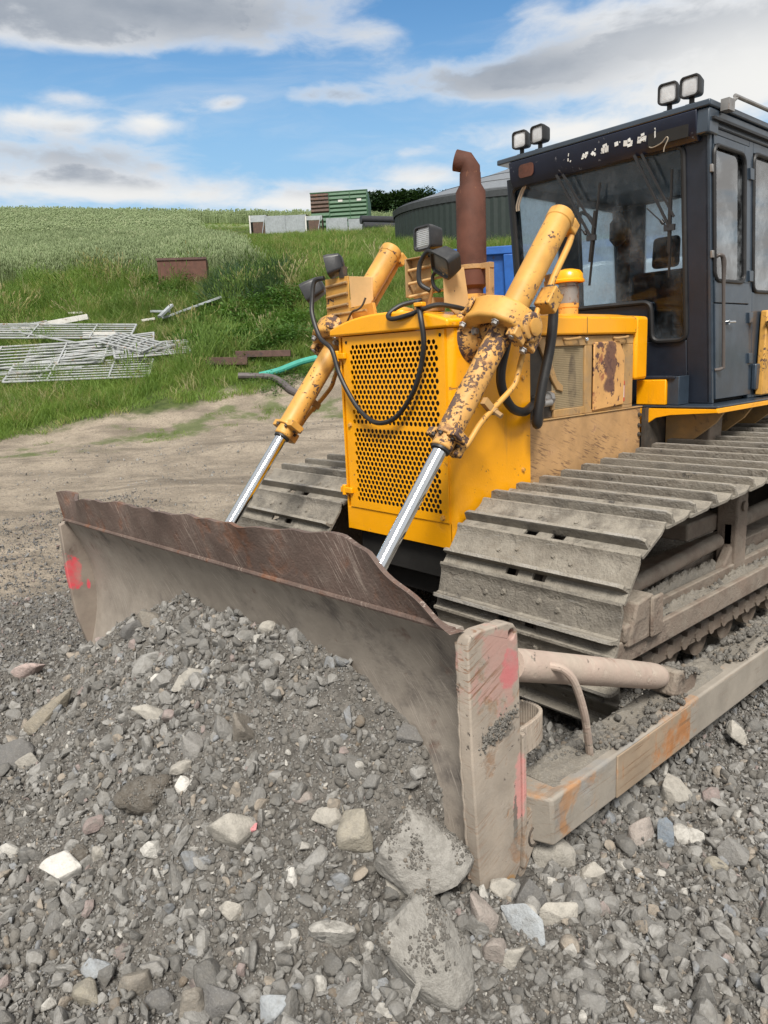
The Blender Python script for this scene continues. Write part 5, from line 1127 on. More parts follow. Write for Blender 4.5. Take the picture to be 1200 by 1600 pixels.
HEROES = [
 ((-1.517, -1.591, 0.058), (0.0922, 0.0541, 0.0552), (1.37, -0.13, 0.87), 'pink', 'a', 'speckled pinkish white stone on the ground below the far end of the blade'),
 ((-0.644, -1.739, 0.154), (0.1655, 0.0563, 0.0576), (1.31, -0.67, 1.01), 'tanlong', 'f', 'long flat tan stone lying on the left flank of the heap'),
 ((0.306, -1.62, 0.424), (0.0886, 0.0376, 0.0327), (1.37, 0.18, 0.81), 'pale', 'f', 'flat pale slab half buried in the upper middle of the heap'),
 ((0.319, -1.466, 0.531), (0.0797, 0.0357, 0.0299), (1.34, -0.5, 0.96), 'pale', 'f', 'pale flat stone tilted on the upper face of the heap'),
 ((0.093, -1.495, 0.46), (0.0318, 0.0318, 0.024), (1.37, 0.04, 0.84), 'white', 'r', 'small white pebble beside the pale tilted flat stone'),
 ((0.643, -1.62, 0.414), (0.0441, 0.0564, 0.0379), (1.37, -0.13, 0.87), 'grey', 'r', 'smooth rounded grey stone in the middle of the heap'),
 ((0.783, -1.465, 0.469), (0.0759, 0.0563, 0.0499), (1.35, 0.39, 0.77), 'brown', 'a', 'large wedge shaped brownish grey stone in the middle of the heap'),
 ((0.682, -1.522, 0.466), (0.0421, 0.0495, 0.0345), (1.36, -0.3, 0.91), 'grey', 'r', 'dark rounded grey stone left of the wedge shaped stone'),
 ((0.671, -1.686, 0.374), (0.0432, 0.0264, 0.0263), (1.37, -0.13, 0.87), 'pale', 'r', 'pale oval pebble just above the round white pebble'),
 ((0.711, -1.703, 0.333), (0.0308, 0.0332, 0.0242), (1.37, 0.04, 0.84), 'white', 'r', 'round white pebble beside the dark clod of earth'),
 ((0.601, -1.8, 0.286), (0.1007, 0.0791, 0.0678), (1.37, 0.04, 0.84), 'clod', 'c', 'big dark clod of damp earth in the lower middle of the heap'),
 ((1.018, -1.698, 0.297), (0.0851, 0.0677, 0.0577), (1.36, 0.25, 0.8), 'pale', 'a', 'pale angular stone with a pink painted corner'),
 ((1.05, -1.656, 0.301), (0.037, 0.0196, 0.0214), (1.36, -0.3, 0.91), 'pinkpaint', 'a', 'pink painted chip lying on the pale angular stone'),
 ((0.802, -1.879, 0.215), (0.0335, 0.0335, 0.0253), (1.36, -0.3, 0.91), 'white', 'a', 'white angular stone left of the pale angular stone'),
 ((0.568, -2.091, 0.132), (0.073, 0.0548, 0.0482), (1.37, -0.16, 0.88), 'white', 'a', 'large white stone at the lower left of the heap'),
 ((0.555, -2.022, 0.133), (0.0395, 0.0465, 0.0324), (1.37, 0.04, 0.84), 'clod', 'c', 'brown clod of earth leaning on the large white stone'),
 ((0.608, -1.987, 0.154), (0.0392, 0.03, 0.0261), (1.32, -0.64, 1.0), 'pale', 'r', 'pale knobbly pebble right of the brown clod'),
 ((1.266, -1.64, 0.238), (0.0174, 0.0318, 0.0186), (1.37, -0.09, 0.87), 'white', 'r', 'slim white egg shaped pebble below the heap'),
 ((1.155, -1.786, 0.143), (0.0371, 0.0392, 0.0288), (1.36, -0.3, 0.91), 'pale', 'a', 'pale sandy stone near the bottom of the heap'),
 ((0.696, -2.171, 0.042), (0.0389, 0.0389, 0.0294), (1.34, -0.47, 0.95), 'grey', 'a', 'grey blocky stone near the left edge, lower left'),
 ((1.135, -2.091, 0.073), (0.0477, 0.0419, 0.0338), (1.37, 0.04, 0.84), 'brown', 'a', 'mottled brown stone at the bottom left'),
 ((1.034, -2.198, 0.038), (0.0479, 0.0422, 0.034), (1.37, -0.13, 0.87), 'tan', 'a', 'yellowish grey angular stone at the bottom left'),
 ((1.118, -2.034, 0.069), (0.0409, 0.0311, 0.0272), (1.35, 0.39, 0.77), 'grey', 'r', 'rounded light grey stone above the smooth dark stone'),
 ((1.215, -2.058, 0.051), (0.043, 0.0318, 0.0282), (1.37, 0.04, 0.84), 'dark', 'r', 'smooth dark grey stone at the bottom left'),
 ((0.967, -2.142, 0.042), (0.0439, 0.0399, 0.0316), (1.35, 0.39, 0.77), 'blue', 'a', 'bluish grey stone left of the mottled brown stone'),
 ((1.488, -1.855, 0.078), (0.047, 0.0379, 0.032), (1.37, -0.13, 0.87), 'blue', 'a', 'pale bluish angular stone cut by the bottom edge'),
 ((1.367, -1.966, 0.084), (0.0601, 0.0546, 0.0298), (1.36, 0.22, 0.8), 'dark', 'f', 'broad dark slab at the bottom of the photo'),
 ((1.33, -2.014, 0.084), (0.0327, 0.0545, 0.0329), (1.37, -0.04, 0.86), 'brown', 'a', 'brown grey block left of the broad dark slab'),
 ((1.334, -1.436, 0.321), (0.0594, 0.0806, 0.0528), (1.36, 0.22, 0.8), 'tan', 'a', 'tall tan block of stone left of the large boulder'),
 ((1.216, -1.448, 0.321), (0.0591, 0.035, 0.0355), (1.37, 0.04, 0.84), 'pale', 'a', 'pale grey stone beside the tall tan block'),
 ((1.285, -1.324, 0.423), (0.0352, 0.0439, 0.0299), (1.36, -0.3, 0.91), 'grey', 'a', 'mid grey stone above the tall tan block'),
 ((1.108, -1.469, 0.354), (0.0403, 0.0201, 0.0228), (1.37, 0.04, 0.84), 'pinkgrey', 'r', 'flat pinkish brown pebble in the middle of the heap'),
 ((1.501, -1.291, 0.269), (0.1518, 0.1369, 0.1089), (1.36, 0.3, 0.79), 'boulder', 'a', 'large dusty boulder against the foot of the near end plate'),
 ((1.448, -1.269, 0.269), (0.0386, 0.0278, 0.0251), (1.37, -0.13, 0.87), 'white', 'r', 'small pale stone sitting on the large dusty boulder'),
 ((1.717, -1.517, 0.199), (0.1045, 0.1567, 0.0986), (1.35, -0.43, 0.94), 'boulder', 'a', 'large tilted boulder with a long ridge below the dusty boulder'),
 ((1.456, -1.371, 0.171), (0.0482, 0.044, 0.0348), (1.37, 0.04, 0.84), 'pale', 'r', 'rounded stone tucked under the large dusty boulder'),
 ((1.732, -1.293, 0.172), (0.0392, 0.0706, 0.0414), (1.37, -0.09, 0.87), 'pinkgrey', 'a', 'upright lumpy brownish stone below the near end plate'),
 ((1.815, -1.223, 0.156), (0.0702, 0.0527, 0.0464), (1.32, 0.64, 0.7), 'blue', 'a', 'angular blue white stone below the near end plate'),
 ((1.687, -1.164, 0.164), (0.0476, 0.0352, 0.0312), (1.34, 0.47, 0.74), 'pale', 'a', 'pale stone pressed against the bottom corner of the end plate'),
 ((1.746, -1.112, 0.148), (0.0537, 0.0619, 0.0436), (1.37, -0.13, 0.87), 'dark', 'a', 'dark grey block right of the bottom corner of the end plate'),
 ((1.643, -0.846, 0.102), (0.0714, 0.0783, 0.0565), (1.35, -0.38, 0.93), 'pale', 'a', 'big pale angular stone lying against the pivot lug'),
 ((1.844, -1.094, 0.129), (0.0603, 0.0402, 0.0261), (1.37, -0.09, 0.87), 'pale', 'f', 'pale flat stone below the pivot lug'),
 ((1.816, -1.349, 0.146), (0.0356, 0.0393, 0.0283), (1.37, 0.04, 0.84), 'pinkgrey', 'a', 'pinkish lumpy stone left of the slim pale stone'),
 ((1.853, -1.327, 0.135), (0.0279, 0.0521, 0.0208), (1.32, 0.64, 0.7), 'pale', 'f', 'slim pale stone standing beside the pinkish lumpy stone'),
 ((1.79, -0.844, 0.088), (0.0506, 0.0286, 0.0206), (1.34, -0.47, 0.95), 'pale', 'f', 'pale elongated stone right of the dark grey block'),
 ((1.797, -0.539, 0.094), (0.0524, 0.0548, 0.0404), (1.36, -0.3, 0.91), 'pinkgrey', 'a', 'pinkish white stone beside the upright slate'),
 ((1.863, -0.495, 0.095), (0.0283, 0.0614, 0.0233), (1.37, 0.04, 0.84), 'slate', 'f', 'thin upright piece of blue grey slate'),
 ((1.765, -0.233, 0.09), (0.0647, 0.0569, 0.0459), (1.34, 0.47, 0.74), 'pale', 'a', 'big light stone just outside the push arm'),
 ((1.752, 0.376, 0.073), (0.0326, 0.0829, 0.03), (1.33, -0.55, 0.97), 'pale', 'f', 'long narrow pale stone outside the push arm'),
 ((2.081, -0.448, 0.106), (0.0516, 0.0605, 0.0423), (1.37, 0.04, 0.84), 'grey', 'a', 'grey angular stone outside the push arm near the right edge of the photo'),
 ((2.217, -0.895, 0.083), (0.0377, 0.0358, 0.0277), (1.37, -0.13, 0.87), 'blue', 'a', 'blue white angular stone near the bottom right'),
 ((2.08, -1.287, 0.119), (0.0417, 0.0347, 0.0288), (1.37, 0.04, 0.84), 'grey', 'a', 'square grey block at the bottom right of centre'),
 ((1.637, -0.183, 0.055), (0.0351, 0.027, 0.0235), (1.37, 0.04, 0.84), 'pale', 'r', 'rounded pebble touching the big light stone'),
 ((2.056, -0.533, 0.102), (0.0374, 0.0242, 0.0233), (1.36, 0.22, 0.8), 'tan', 'r', 'sandy pebble beside the grey angular stone near the right edge'),
 ((0.471, -1.16, 0.693), (0.0447, 0.0377, 0.0311), (1.37, 0.04, 0.84), 'pale', 'r', 'pale round stone on the crest of the heap against the blade'),
 ((0.654, -1.157, 0.698), (0.0374, 0.0588, 0.025), (1.34, 0.47, 0.74), 'grey', 'f', 'upright pointed stone on the crest of the heap against the blade'),
 ((-0.665, -1.278, 0.434), (0.0709, 0.0461, 0.0442), (1.34, -0.47, 0.95), 'dark', 'a', 'dark stone on the crest of the heap near the far end of the blade'),
 ((-0.476, -1.248, 0.531), (0.0752, 0.041, 0.0439), (1.35, 0.39, 0.77), 'brown', 'a', 'brown slab poking from the crest of the heap'),
 ((1.285, -1.147, 0.514), (0.0457, 0.0343, 0.0302), (1.33, 0.56, 0.72), 'dark', 'a', 'dark angular stone lying against the lower blade face'),
 ((-0.497, -1.967, 0.059), (0.1079, 0.0925, 0.0756), (1.37, 0.04, 0.84), 'dark', 'r', 'large rounded grey stone cut by the left edge of the photo'),
 ((-0.405, -1.935, 0.051), (0.067, 0.0396, 0.0277), (1.33, -0.55, 0.97), 'pale', 'f', 'pale flat stone beside the large stone at the left edge'),
 ((0.167, -2.161, 0.029), (0.0378, 0.0328, 0.0266), (1.37, 0.04, 0.84), 'white', 'r', 'white pebble at the left edge below the large grey stone')]
TONE = {'pink': ((.46, .36, .33), (.54, .46, .43)), 'pale': ((.33, .31, .275), (.42, .395, .35)), 'white': ((.50, .485, .45), (.62, .60, .56)), 'grey': ((.20, .195, .185), (.28, .27, .255)),
        'brown': ((.19, .17, .145), (.25, .225, .19)), 'clod': ((.10, .088, .073), (.14, .12, .10)), 'dark': ((.125, .122, .118), (.18, .175, .17)), 'tan': ((.29, .265, .215), (.35, .32, .265)),
        'tanlong': ((.26, .23, .18), (.34, .30, .24)), 'blue': ((.31, .33, .35), (.40, .425, .44)), 'slate': ((.17, .20, .235), (.22, .25, .285)), 'pinkgrey': ((.30, .26, .235), (.36, .315, .285)),
        'pinkpaint': ((.55, .22, .235), (.60, .28, .28)), 'boulder': ((.29, .278, .255), (.345, .33, .305))}
HM = {k: stone_material('stone_' + k, a, b_, [], .4, .0 if k in ('pinkpaint',) else .25 if k == 'white' else .36 if k not in ('clod', 'boulder') else .5) for k, (a, b_) in TONE.items()}
GRIT = []
for k, (pos, ax_, eu, col, shp, lab) in enumerate(HEROES):
    sub = 6 if col == 'boulder' else 5 if max(ax_) > .045 else 4
    if shp in 'af': v, f = hull_rock(500 + k * 7, 15 if col == 'boulder' else 12, (1, 1, 1), 4 if col == 'boulder' else 2, .05 if col == 'boulder' else .03, .09)
    else: v, f = rock_shape(sub, 500 + k * 7, {'r': 14, 'c': 24}[shp], {'r': 18, 'c': 8}[shp], {'r': .05, 'c': .22}[shp], (1, 1, 1), .05 if col == 'clod' else .012)
    ext = (v.max(0) - v.min(0)) / 2; v = (v - (v.max(0) + v.min(0)) / 2) / ext * np.array(ax_)
    nm = 'boulder' if col == 'boulder' else 'earth_clod' if col == 'clod' else 'stone'
    o = bpy.data.objects.new(nm, npmesh(nm, v, f, HM[col])); COL.objects.link(o); o.location = pos; o.rotation_euler = eu
    if shp in 'af':
        try: o.data.set_sharp_from_angle(angle=math.radians(38))
        except Exception: pass
    tag(o, lab, 'boulder' if nm == 'boulder' else 'stone')
    if col in ('boulder', 'clod'):
        R3 = np.array(Euler(eu).to_matrix()); wv = v @ R3.T; nz = wv / np.linalg.norm(wv, axis=1)[:, None]; up_ = np.where((nz[:, 2] > .1) & (rs.uniform(0, 1, len(v)) < .2 + .8 * (fbm(wv[:, 0] * 16 + k, wv[:, 1] * 16, 3) > .02) * .97 - .17 * 0) & (rs.uniform(0, 1, len(v)) < .03 + (fbm(wv[:, 0] * 16 + k, wv[:, 1] * 16, 3) > .02)))[0]
        pick = rs.choice(up_, min(len(up_), int(22000 * max(ax_) ** 2 * 2.2)), replace=True); GRIT.append(wv[pick] + np.array(pos) + rs.normal(0, .0015, (len(pick), 3)))
gp_ = np.concatenate(GRIT); k_ = len(gp_); gr = .0022 * (1 - rs.uniform(0, 1, k_) * .97) ** (-1 / 2.2)
scatter('grit_on_stones', gp_, rnd_rot(k_), np.clip(gr, 0, .010)[:, None] * rs.uniform(.7, 1.2, (k_, 3)), rs.randint(0, 6, k_), VAR_C, 'dirt and grit clinging to the larger stones', 'earth')
n_ = 420; py_ = rs.normal(-1.125, .035, n_); pz_ = .665 + (py_ + 1.12) * .25 + rs.normal(0, .014, n_); pr_ = rs.uniform(.002, .008, n_)
scatter('earth_on_plate', np.stack([1.650 + 0 * py_, py_, pz_], 1), rnd_rot(n_), pr_[:, None] * rs.uniform(.7, 1.2, (n_, 3)), rs.randint(0, 6, n_), VAR_C, 'clump of dark earth stuck on the face of the near end plate', 'earth')
# the many plain stones, the largest 230 of them one by one
GROUPS = [('heap', 120, (-1.7, 1.5, -2.4, -1.15), lambda x, y, d: (y < -1.16), 'plain grey stone lying loose on the heap pushed up by the blade', 'plain stones on the heap'),
          ('front', 45, (1.2, 2.4, -2.0, -.9), lambda x, y, d: ((x - 1.45) + (-1.3 - y) > -.1) & ~((x > 1.5) & (x < 1.75) & (y > -1.2)), 'plain grey stone on the ground below the near end plate', 'plain stones below the end plate'),
          ('side', 65, (1.74, 2.7, -1.0, 1.3), lambda x, y, d: x > 1.76, 'plain grey stone on the ground outside the near push arm', 'plain stones beside the push arm')]
hp = np.array([h[0][:2] for h in HEROES]); hr = np.array([max(h[1]) for h in HEROES])
for key, cnt, area, keep, lab, grp in GROUPS:
    x, y, z, dist = cloud(cnt * 30, *area, keep=keep)
    put = []
    for i in range(len(x)):
        if len(put) >= cnt: break
        r = .020 + .034 * rs.uniform(0, 1) ** 2.0 + .006 * min(dist[i] - 1.5, 1.5)
        if rs.uniform() > min(1, (2.2 / dist[i]) ** 2): continue
        if np.any(np.hypot(hp[:, 0] - x[i], hp[:, 1] - y[i]) < hr * .9 + r * .8): continue
        if any((px_ - x[i]) ** 2 + (py_ - y[i]) ** 2 < (pr_ + r) ** 2 * .8 for px_, py_, pr_ in put): continue
        put.append((x[i], y[i], r))
        o = bpy.data.objects.new('stone', VAR_M[rs.randint(len(VAR_M))]); COL.objects.link(o)
        o.location = (x[i], y[i], z[i] + r * .18); o.rotation_euler = tuple(rs.uniform(0, 6.28, 3)); s_ = r * rs.uniform(.85, 1.3, 3); o.scale = tuple(s_)
        tag(o, lab, 'stone', grp)
strew('rubble_stones', 60000, NEAR, .013, .044, 1.9, VAR_M, 'small broken stones mixed through the rubble around the blade', lambda x, y, d: nearkeep(x, y, d) & (rs.uniform(0, 1, len(x)) < .38 + .62 * clump(x + 5, y, 1.9, -.35, .2) * (1 - .5 * sstep(.15, -.5, x) * sstep(-1.9, -1.5, y))), .3)
# lumps of earth lying on the steel
def heap_on(name, n, x0, x1, y0, y1, zf, rmin, rmax, label, shape=None):
    x = rs.uniform(x0, x1, n); y = rs.uniform(y0, y1, n)
    keep = (rs.uniform(0, 1, n) < sstep(-.25, .25, fbm(x * 6, y * 3, 3)) + .1) if shape is None else shape(x, y)
    x, y = x[keep], y[keep]; k = len(x); r = rmin * (1 - rs.uniform(0, 1, k) * (1 - (rmin / rmax) ** 1.8)) ** (-1 / 1.8)
    pile = .018 * np.maximum(0, fbm(x * 5 + 9, y * 3, 3) + .3)
    return scatter(name, np.stack([x, y, zf(x, y) + pile * rs.uniform(0, 1, k) + r * .3], 1), rnd_rot(k), r[:, None] * rs.uniform(.7, 1.1, (k, 3)), rs.randint(0, 6, k), VAR_C, label, 'earth')
def mud(name, x0, x1, y0, y1, z0, amp, sc_, label, thr=.1):
    nx, ny = int((x1 - x0) / .006), int((y1 - y0) / .012); gx2, gy2 = np.meshgrid(np.linspace(x0, x1, nx), np.linspace(y0, y1, ny))
    h = amp * np.clip(fbm(gx2 * sc_, gy2 * sc_ * .45, 3) + thr, 0, 1) * 1.6; e = np.minimum(np.minimum(gx2 - x0, x1 - gx2) / .02, np.minimum(gy2 - y0, y1 - gy2) / .05); h = h * np.clip(e, 0, 1)
    h = h * (1 + .5 * fbm(gx2 * 40, gy2 * 40, 3)) + .009 * np.abs(fbm(gx2 * 60, gy2 * 60, 3)) * (h > 0)
    v = np.stack([gx2.ravel(), gy2.ravel(), (z0 - .003 + h).ravel()], 1); ii = (np.arange(ny - 1)[:, None] * nx + np.arange(nx - 1)[None, :]).ravel()
    o = bpy.data.objects.new(name, npmesh(name, v, np.stack([ii, ii + 1, ii + 1 + nx, ii + nx], 1), M_MUD)); COL.objects.link(o); return tag(o, label, 'earth', kind='stuff')
M_MUD = stone_material('caked_earth', (.21, .19, .16), (.22, .20, .17), [], .55, .5)
mud('caked_earth', 1.525, 1.665, -.86, 1.7, .3595, .030, 5.5, 'grey earth caked along the top of the near push arm', .22)
mud('caked_earth', 1.235, 1.352, .12, 2.9, .4575, .045, 4, 'grey earth caked behind the track side guard', .45)
mud('caked_earth', 1.09, 1.185, .12, 2.9, .4575, .060, 4, 'grey earth caked on the inner shelf of the track frame', .4)
heap_on('earth_on_arm', 9000, 1.53, 1.695, -.80, 1.6, lambda x, y: .368 + 0 * x, .004, .022, 'crumbs of earth lying along the top of the near push arm', lambda x, y: rs.uniform(0, 1, len(x)) < (.05 + .95 * sstep(-.2, .15, fbm(x * 5, y * 2.5, 3))) * sstep(1.70, 1.62, x + .1 * np.sin(y * 6)) * np.where((y > -.45) & (y < -.05), .5, 1))
heap_on('earth_on_track', 1500, .50, 1.46, .40, 3.0, lambda x, y: 1.024 + (y - .33) * .0418, .003, .013, 'crumbs of earth and grit lying on the near track shoes', lambda x, y: rs.uniform(0, 1, len(x)) < .15 + sstep(.0, .3, fbm(x * 4, y * 4, 3)))
heap_on('earth_on_frame', 5200, 1.10, 1.355, .12, 2.8, lambda x, y: .456 + 0 * x, .006, .026, 'crumbs of earth lying on the track frame')
heap_on('earth_on_frame', 1500, 1.23, 1.355, .10, 2.8, lambda x, y: .462 + 0 * x, .006, .03, 'damp earth packed behind the track side guard', lambda x, y: x > 0)
heap_on('earth_on_brace', 160, 1.55, 1.68, .0, .17, lambda x, y: .46 - .3 * np.abs(y - .04), .006, .02, 'earth caked over the foot of the brace tube', lambda x, y: x > 0)

# ================================================================ the yard, the bank and the hill behind
def leafmat(name, lo, hi, trans=.35, hue=()):
    m, nt, bs = newmat(name)
    oi = nt.node('ShaderNodeObjectInfo').outputs['Random']; tc = nt.node('ShaderNodeTexCoord').outputs['Generated']
    pos = nt.node('ShaderNodeNewGeometry').outputs['Position']
    c = nt.mix(oi, lo, hi); c = nt.mix(nt.math('MULTIPLY', nt.step(nt.noise(pos, .35, 4, .6), .35, .65), .6), c, tuple(q * .72 for q in lo))
    for a, col in hue: c = nt.mix(nt.math('GREATER_THAN', nt.math('FRACT', nt.math('MULTIPLY', oi, 9.7)), a), c, col)
    bs.inputs['Roughness'].default_value = .6; bs.inputs['Specular IOR Level'].default_value = .25; nt.put(bs.inputs['Base Color'], c)
    t = nt.node('ShaderNodeBsdfTranslucent'); nt.put(t.inputs['Color'], nt.mix(1.0, c, (1.2, 1.25, .7), 'MULTIPLY'))
    mx = nt.node('ShaderNodeMixShader'); mx.inputs[0].default_value = trans; nt.l.new(bs.outputs[0], mx.inputs[1]); nt.l.new(t.outputs[0], mx.inputs[2]); nt.l.new(mx.outputs[0], nt.n['Material Output'].inputs[0])
    return m
M_GRASS = leafmat('long_grass', (.12, .21, .045), (.235, .34, .08), .35, [(.80, (.33, .32, .13)), (.93, (.42, .38, .22))])
M_GRASSB = leafmat('bright_grass', (.15, .24, .042), (.24, .34, .075))
M_WHEAT = leafmat('young_wheat', (.27, .345, .175), (.34, .41, .225), .3, [(.93, (.39, .44, .26))])
M_NETTLE = leafmat('weed_leaf', (.06, .14, .028), (.13, .24, .055))
M_SEDGE = leafmat('blue_green_weed', (.06, .115, .055), (.10, .165, .08))
def blades(seed, n, h, spread, wid, lean, mat, ear=False, segs=3):
    r_ = np.random.RandomState(seed); mb = MB()
    for k in range(n):
        a = r_.uniform(0, 6.28); q = spread * math.sqrt(r_.uniform()); x, y = q * math.cos(a), q * math.sin(a); hh = h * r_.uniform(.6, 1.1); la = r_.uniform(0, 6.28); ll = hh * lean * r_.uniform(.2, 1.3)
        wa = r_.uniform(0, 3.14); wx, wy = math.cos(wa) * wid / 2, math.sin(wa) * wid / 2; vs = []; fs = []
        for i in range(segs + 1):
            t = i / segs; cx = x + math.cos(la) * ll * t * t; cy = y + math.sin(la) * ll * t * t; cz = hh * (t - .25 * lean * t * t) - .03; ww = (1 - t ** 1.5) if not ear else .55
            vs += [(cx - wx * ww, cy - wy * ww, cz), (cx + wx * ww, cy + wy * ww, cz)]
        fs = [(2 * i, 2 * i + 1, 2 * i + 3, 2 * i + 2) for i in range(segs)]
        mb.add(vs, fs)
        if ear and r_.uniform() < .75:
            e = V(((vs[-1][0] + vs[-2][0]) / 2, (vs[-1][1] + vs[-2][1]) / 2, vs[-1][2])); dd = V((math.cos(la) * .35, math.sin(la) * .35, 1)).normalized()
            mb.lathe(e, e + dd, [(0, wid * .3), (.02, wid * .75), (.075, wid * .6), (.11, .001)], 4, cap=False)
    me = mb.build('tuft', mat, None, smooth=0); d_ = me.data; bpy.data.objects.remove(me); return d_
def leaves(seed, n, h, spread, size, mat):
    r_ = np.random.RandomState(seed); mb = MB()
    for k in range(n):
        a = r_.uniform(0, 6.28); q = spread * math.sqrt(r_.uniform()); z = h * r_.uniform(.1, 1.0) * (1 - .5 * (q / spread) ** 2); c = V((q * math.cos(a), q * math.sin(a), z))
        s = size * r_.uniform(.6, 1.3); d1 = V((math.cos(a + r_.normal() * .8), math.sin(a + r_.normal() * .8), r_.uniform(-.5, .5))).normalized(); d2 = d1.cross(V((r_.normal() * .3, r_.normal() * .3, 1))).normalized()
        mb.add([c, c + d1 * s * .5 + d2 * s * .28 + V((0, 0, s * .06)), c + d1 * s, c + d1 * s * .5 - d2 * s * .28 + V((0, 0, s * .06))], [(0, 1, 2, 3)])
    me = mb.build('leafy', mat, None, smooth=0); d_ = me.data; bpy.data.objects.remove(me); return d_
G_LONG = [blades(10 + k, 26, .55, .20, .014, .75, M_GRASS) for k in range(5)] + [blades(20 + k, 24, .42, .22, .013, .9, M_GRASSB) for k in range(2)]
G_SHORT = [blades(30 + k, 22, .22, .20, .012, .6, M_GRASSB) for k in range(4)] + [blades(35 + k, 20, .28, .2, .013, .8, M_GRASS) for k in range(2)]
G_WHEAT = [blades(40 + k, 26, .85, .30, .024, .16, M_WHEAT, True) for k in range(5)]
G_WFAR = [blades(46 + k, 22, .95, .55, .055, .14, M_WHEAT, True, 2) for k in range(4)]
G_WEED = [leaves(50 + k, 90, .45, .36, .085, M_NETTLE) for k in range(4)]
G_SEDGE = [blades(60 + k, 40, .55, .28, .030, .95, M_SEDGE) for k in range(3)]
def sow(name, n, t0, t1, s0, s1, keep, variants, size, label, cat='grass', tilt=.15):
    t = rs.uniform(t0, t1, n); f = rs.uniform(0, 1, n); sl = s0(t) if callable(s0) else s0; sh_ = s1(t) if callable(s1) else s1
    s = sl + (sh_ - sl) * f; x = CAM[0] + t * FWD[0] + s * RGT[0]; y = CAM[1] + t * FWD[1] + s * RGT[1]
    k_ = keep(x, y, t, s); x, y, t, s = x[k_], y[k_], t[k_], s[k_]; z = height(x, y, False)
    sc = np.repeat((size(t) if callable(size) else np.full(len(t), size))[:, None], 3, 1) * rs.uniform(.7, 1.25, (len(t), 1))
    return scatter(name, np.stack([x, y, z - .02], 1), rnd_rot(len(t), tilt), sc, rs.randint(0, len(variants), len(t)), variants, label, cat)
G_TALL = [blades(90 + k, 26, .95, .22, .017, .45, M_GRASS, True) for k in range(4)]
left = lambda t: -.60 * t - 2
TANK = V((CAM[0] + 41.5 * FWD[0] + 9.2 * RGT[0], CAM[1] + 41.5 * FWD[1] + 9.2 * RGT[1], 0))
wedge = lambda t: -6.3 - (t - 36) * .31
noise_edge = lambda x, y: 1.1 * fbm(x * .6, y * .6, 3)
def bare(x, y):
    t, s = ts(x, y); return (fbm(x * .35 + 7, y * .35, 4) > .38) | (((t - 19.8) / 1.1) ** 2 + ((s + 2.9) / 1.7) ** 2 < 1) | (((t - 21.3) / 2.0) ** 2 + ((s + 8.7) / 3.2) ** 2 < .9) | (((t - 24.2) / 1.0) ** 2 + ((s + 6.2) / 1.4) ** 2 < 1)
notank = lambda x, y: (((x - TANK.x) * RGT[0] + (y - TANK.y) * RGT[1]) / 8.1) ** 2 + (((x - TANK.x) * FWD[0] + (y - TANK.y) * FWD[1]) / 5.6) ** 2 > 1
inwheat = lambda x, y, t, s: (t > 29.4 + noise_edge(x, y)) & (s < wedge(t) + noise_edge(x, y))
RV = lambda n: rs.uniform(0, 1, n)
sow('long_grass', 26000, 17.0, 36, left, lambda t: .33 * t, lambda x, y, t, s: (t > edge_of_dirt(s) + 1.0 + noise_edge(x, y)) & ~inwheat(x, y, t, s) & notank(x, y) & ~((((t - 23.4) / 2.7) ** 2 + ((s + 4.0) / 1.9) ** 2 < 1) & (RV(len(x)) < .75)) & ~(bare(x, y) & (RV(len(x)) < .5)) & (RV(len(x)) < 1.25 - t / 60), G_LONG, lambda t: 1.0 + .25 * (t > 24), 'long green grass growing over the bank behind the machine')
sow('long_grass', 15000, 36, 74, lambda t: wedge(t) - 2, lambda t: .20 * t, lambda x, y, t, s: ~inwheat(x, y, t, s) & notank(x, y), G_LONG, lambda t: np.where(t > 52, .45, 1.15), 'bright rough grass between the wheat and the round tank')
sow('short_grass', 11000, 14.4, 22, left, lambda t: .3 * t, lambda x, y, t, s: (t > edge_of_dirt(s) + .8 * noise_edge(x, y)) & (t < edge_of_dirt(s) + 3), G_SHORT, 1.0, 'short green grass along the edge of the dirt track')
sow('short_grass', 3600, 12.6, 19, left, lambda t: -.10 * t, lambda x, y, t, s: (np.abs(t - edge_of_dirt(s) + 1.9) < .8) & (fbm(x * .8 + 40, y * .8, 3) > .08), G_SHORT, .55, 'thin strip of grass between the wheel ruts')
sow('wheat', 34000, 28, 52, left, wedge, lambda x, y, t, s: inwheat(x, y, t, s) & (RV(len(x)) < 1.3 - t / 75), G_WHEAT, 1.0, 'pale green young wheat covering the hillside', 'wheat', .06)
sow('wheat', 15000, 50, 88, left, lambda t: np.where(t > 72, .12 * t, wedge(t)), lambda x, y, t, s: (s < wedge(t) + noise_edge(x, y)) | (t > 73), G_WFAR, 1.0, 'pale green wheat running up to the skyline', 'wheat', .06)
def patch(t0, s0, rt, rs_, lo=.9): return lambda x, y, t, s: ((t - t0) / rt) ** 2 + ((s - s0) / rs_) ** 2 < lo + .5 * fbm(x * .9, y * .9, 2)
sow('nettles', 850, 20.5, 27, -6.2, -1.8, lambda x, y, t, s: patch(23.4, -4.0, 2.7, 1.9)(x, y, t, s) & (fbm(x * .9, y * .9, 3) > -.25), G_WEED, lambda t: rs.uniform(.7, 1.35, len(t)), 'dark green leafy weeds at the foot of the bank behind the nose of the machine', 'weeds', .2)
sow('nettles', 260, 25, 30, -9.0, -6.0, patch(27.3, -7.6, 1.6, 1.1), G_WEED, 1.0, 'tall yellow green weeds growing in front of the rusty tank', 'weeds', .2)
sow('tall_grass', 3400, 19.5, 33, left, lambda t: .02 * t, lambda x, y, t, s: (fbm(x * .5 + 60, y * .5, 3) > .16) & ~inwheat(x, y, t, s) & notank(x, y) & ~bare(x, y), G_TALL, lambda t: rs.uniform(.7, 1.15, len(t)), 'tall yellow green grass and weeds standing in clumps on the bank', 'grass', .22)
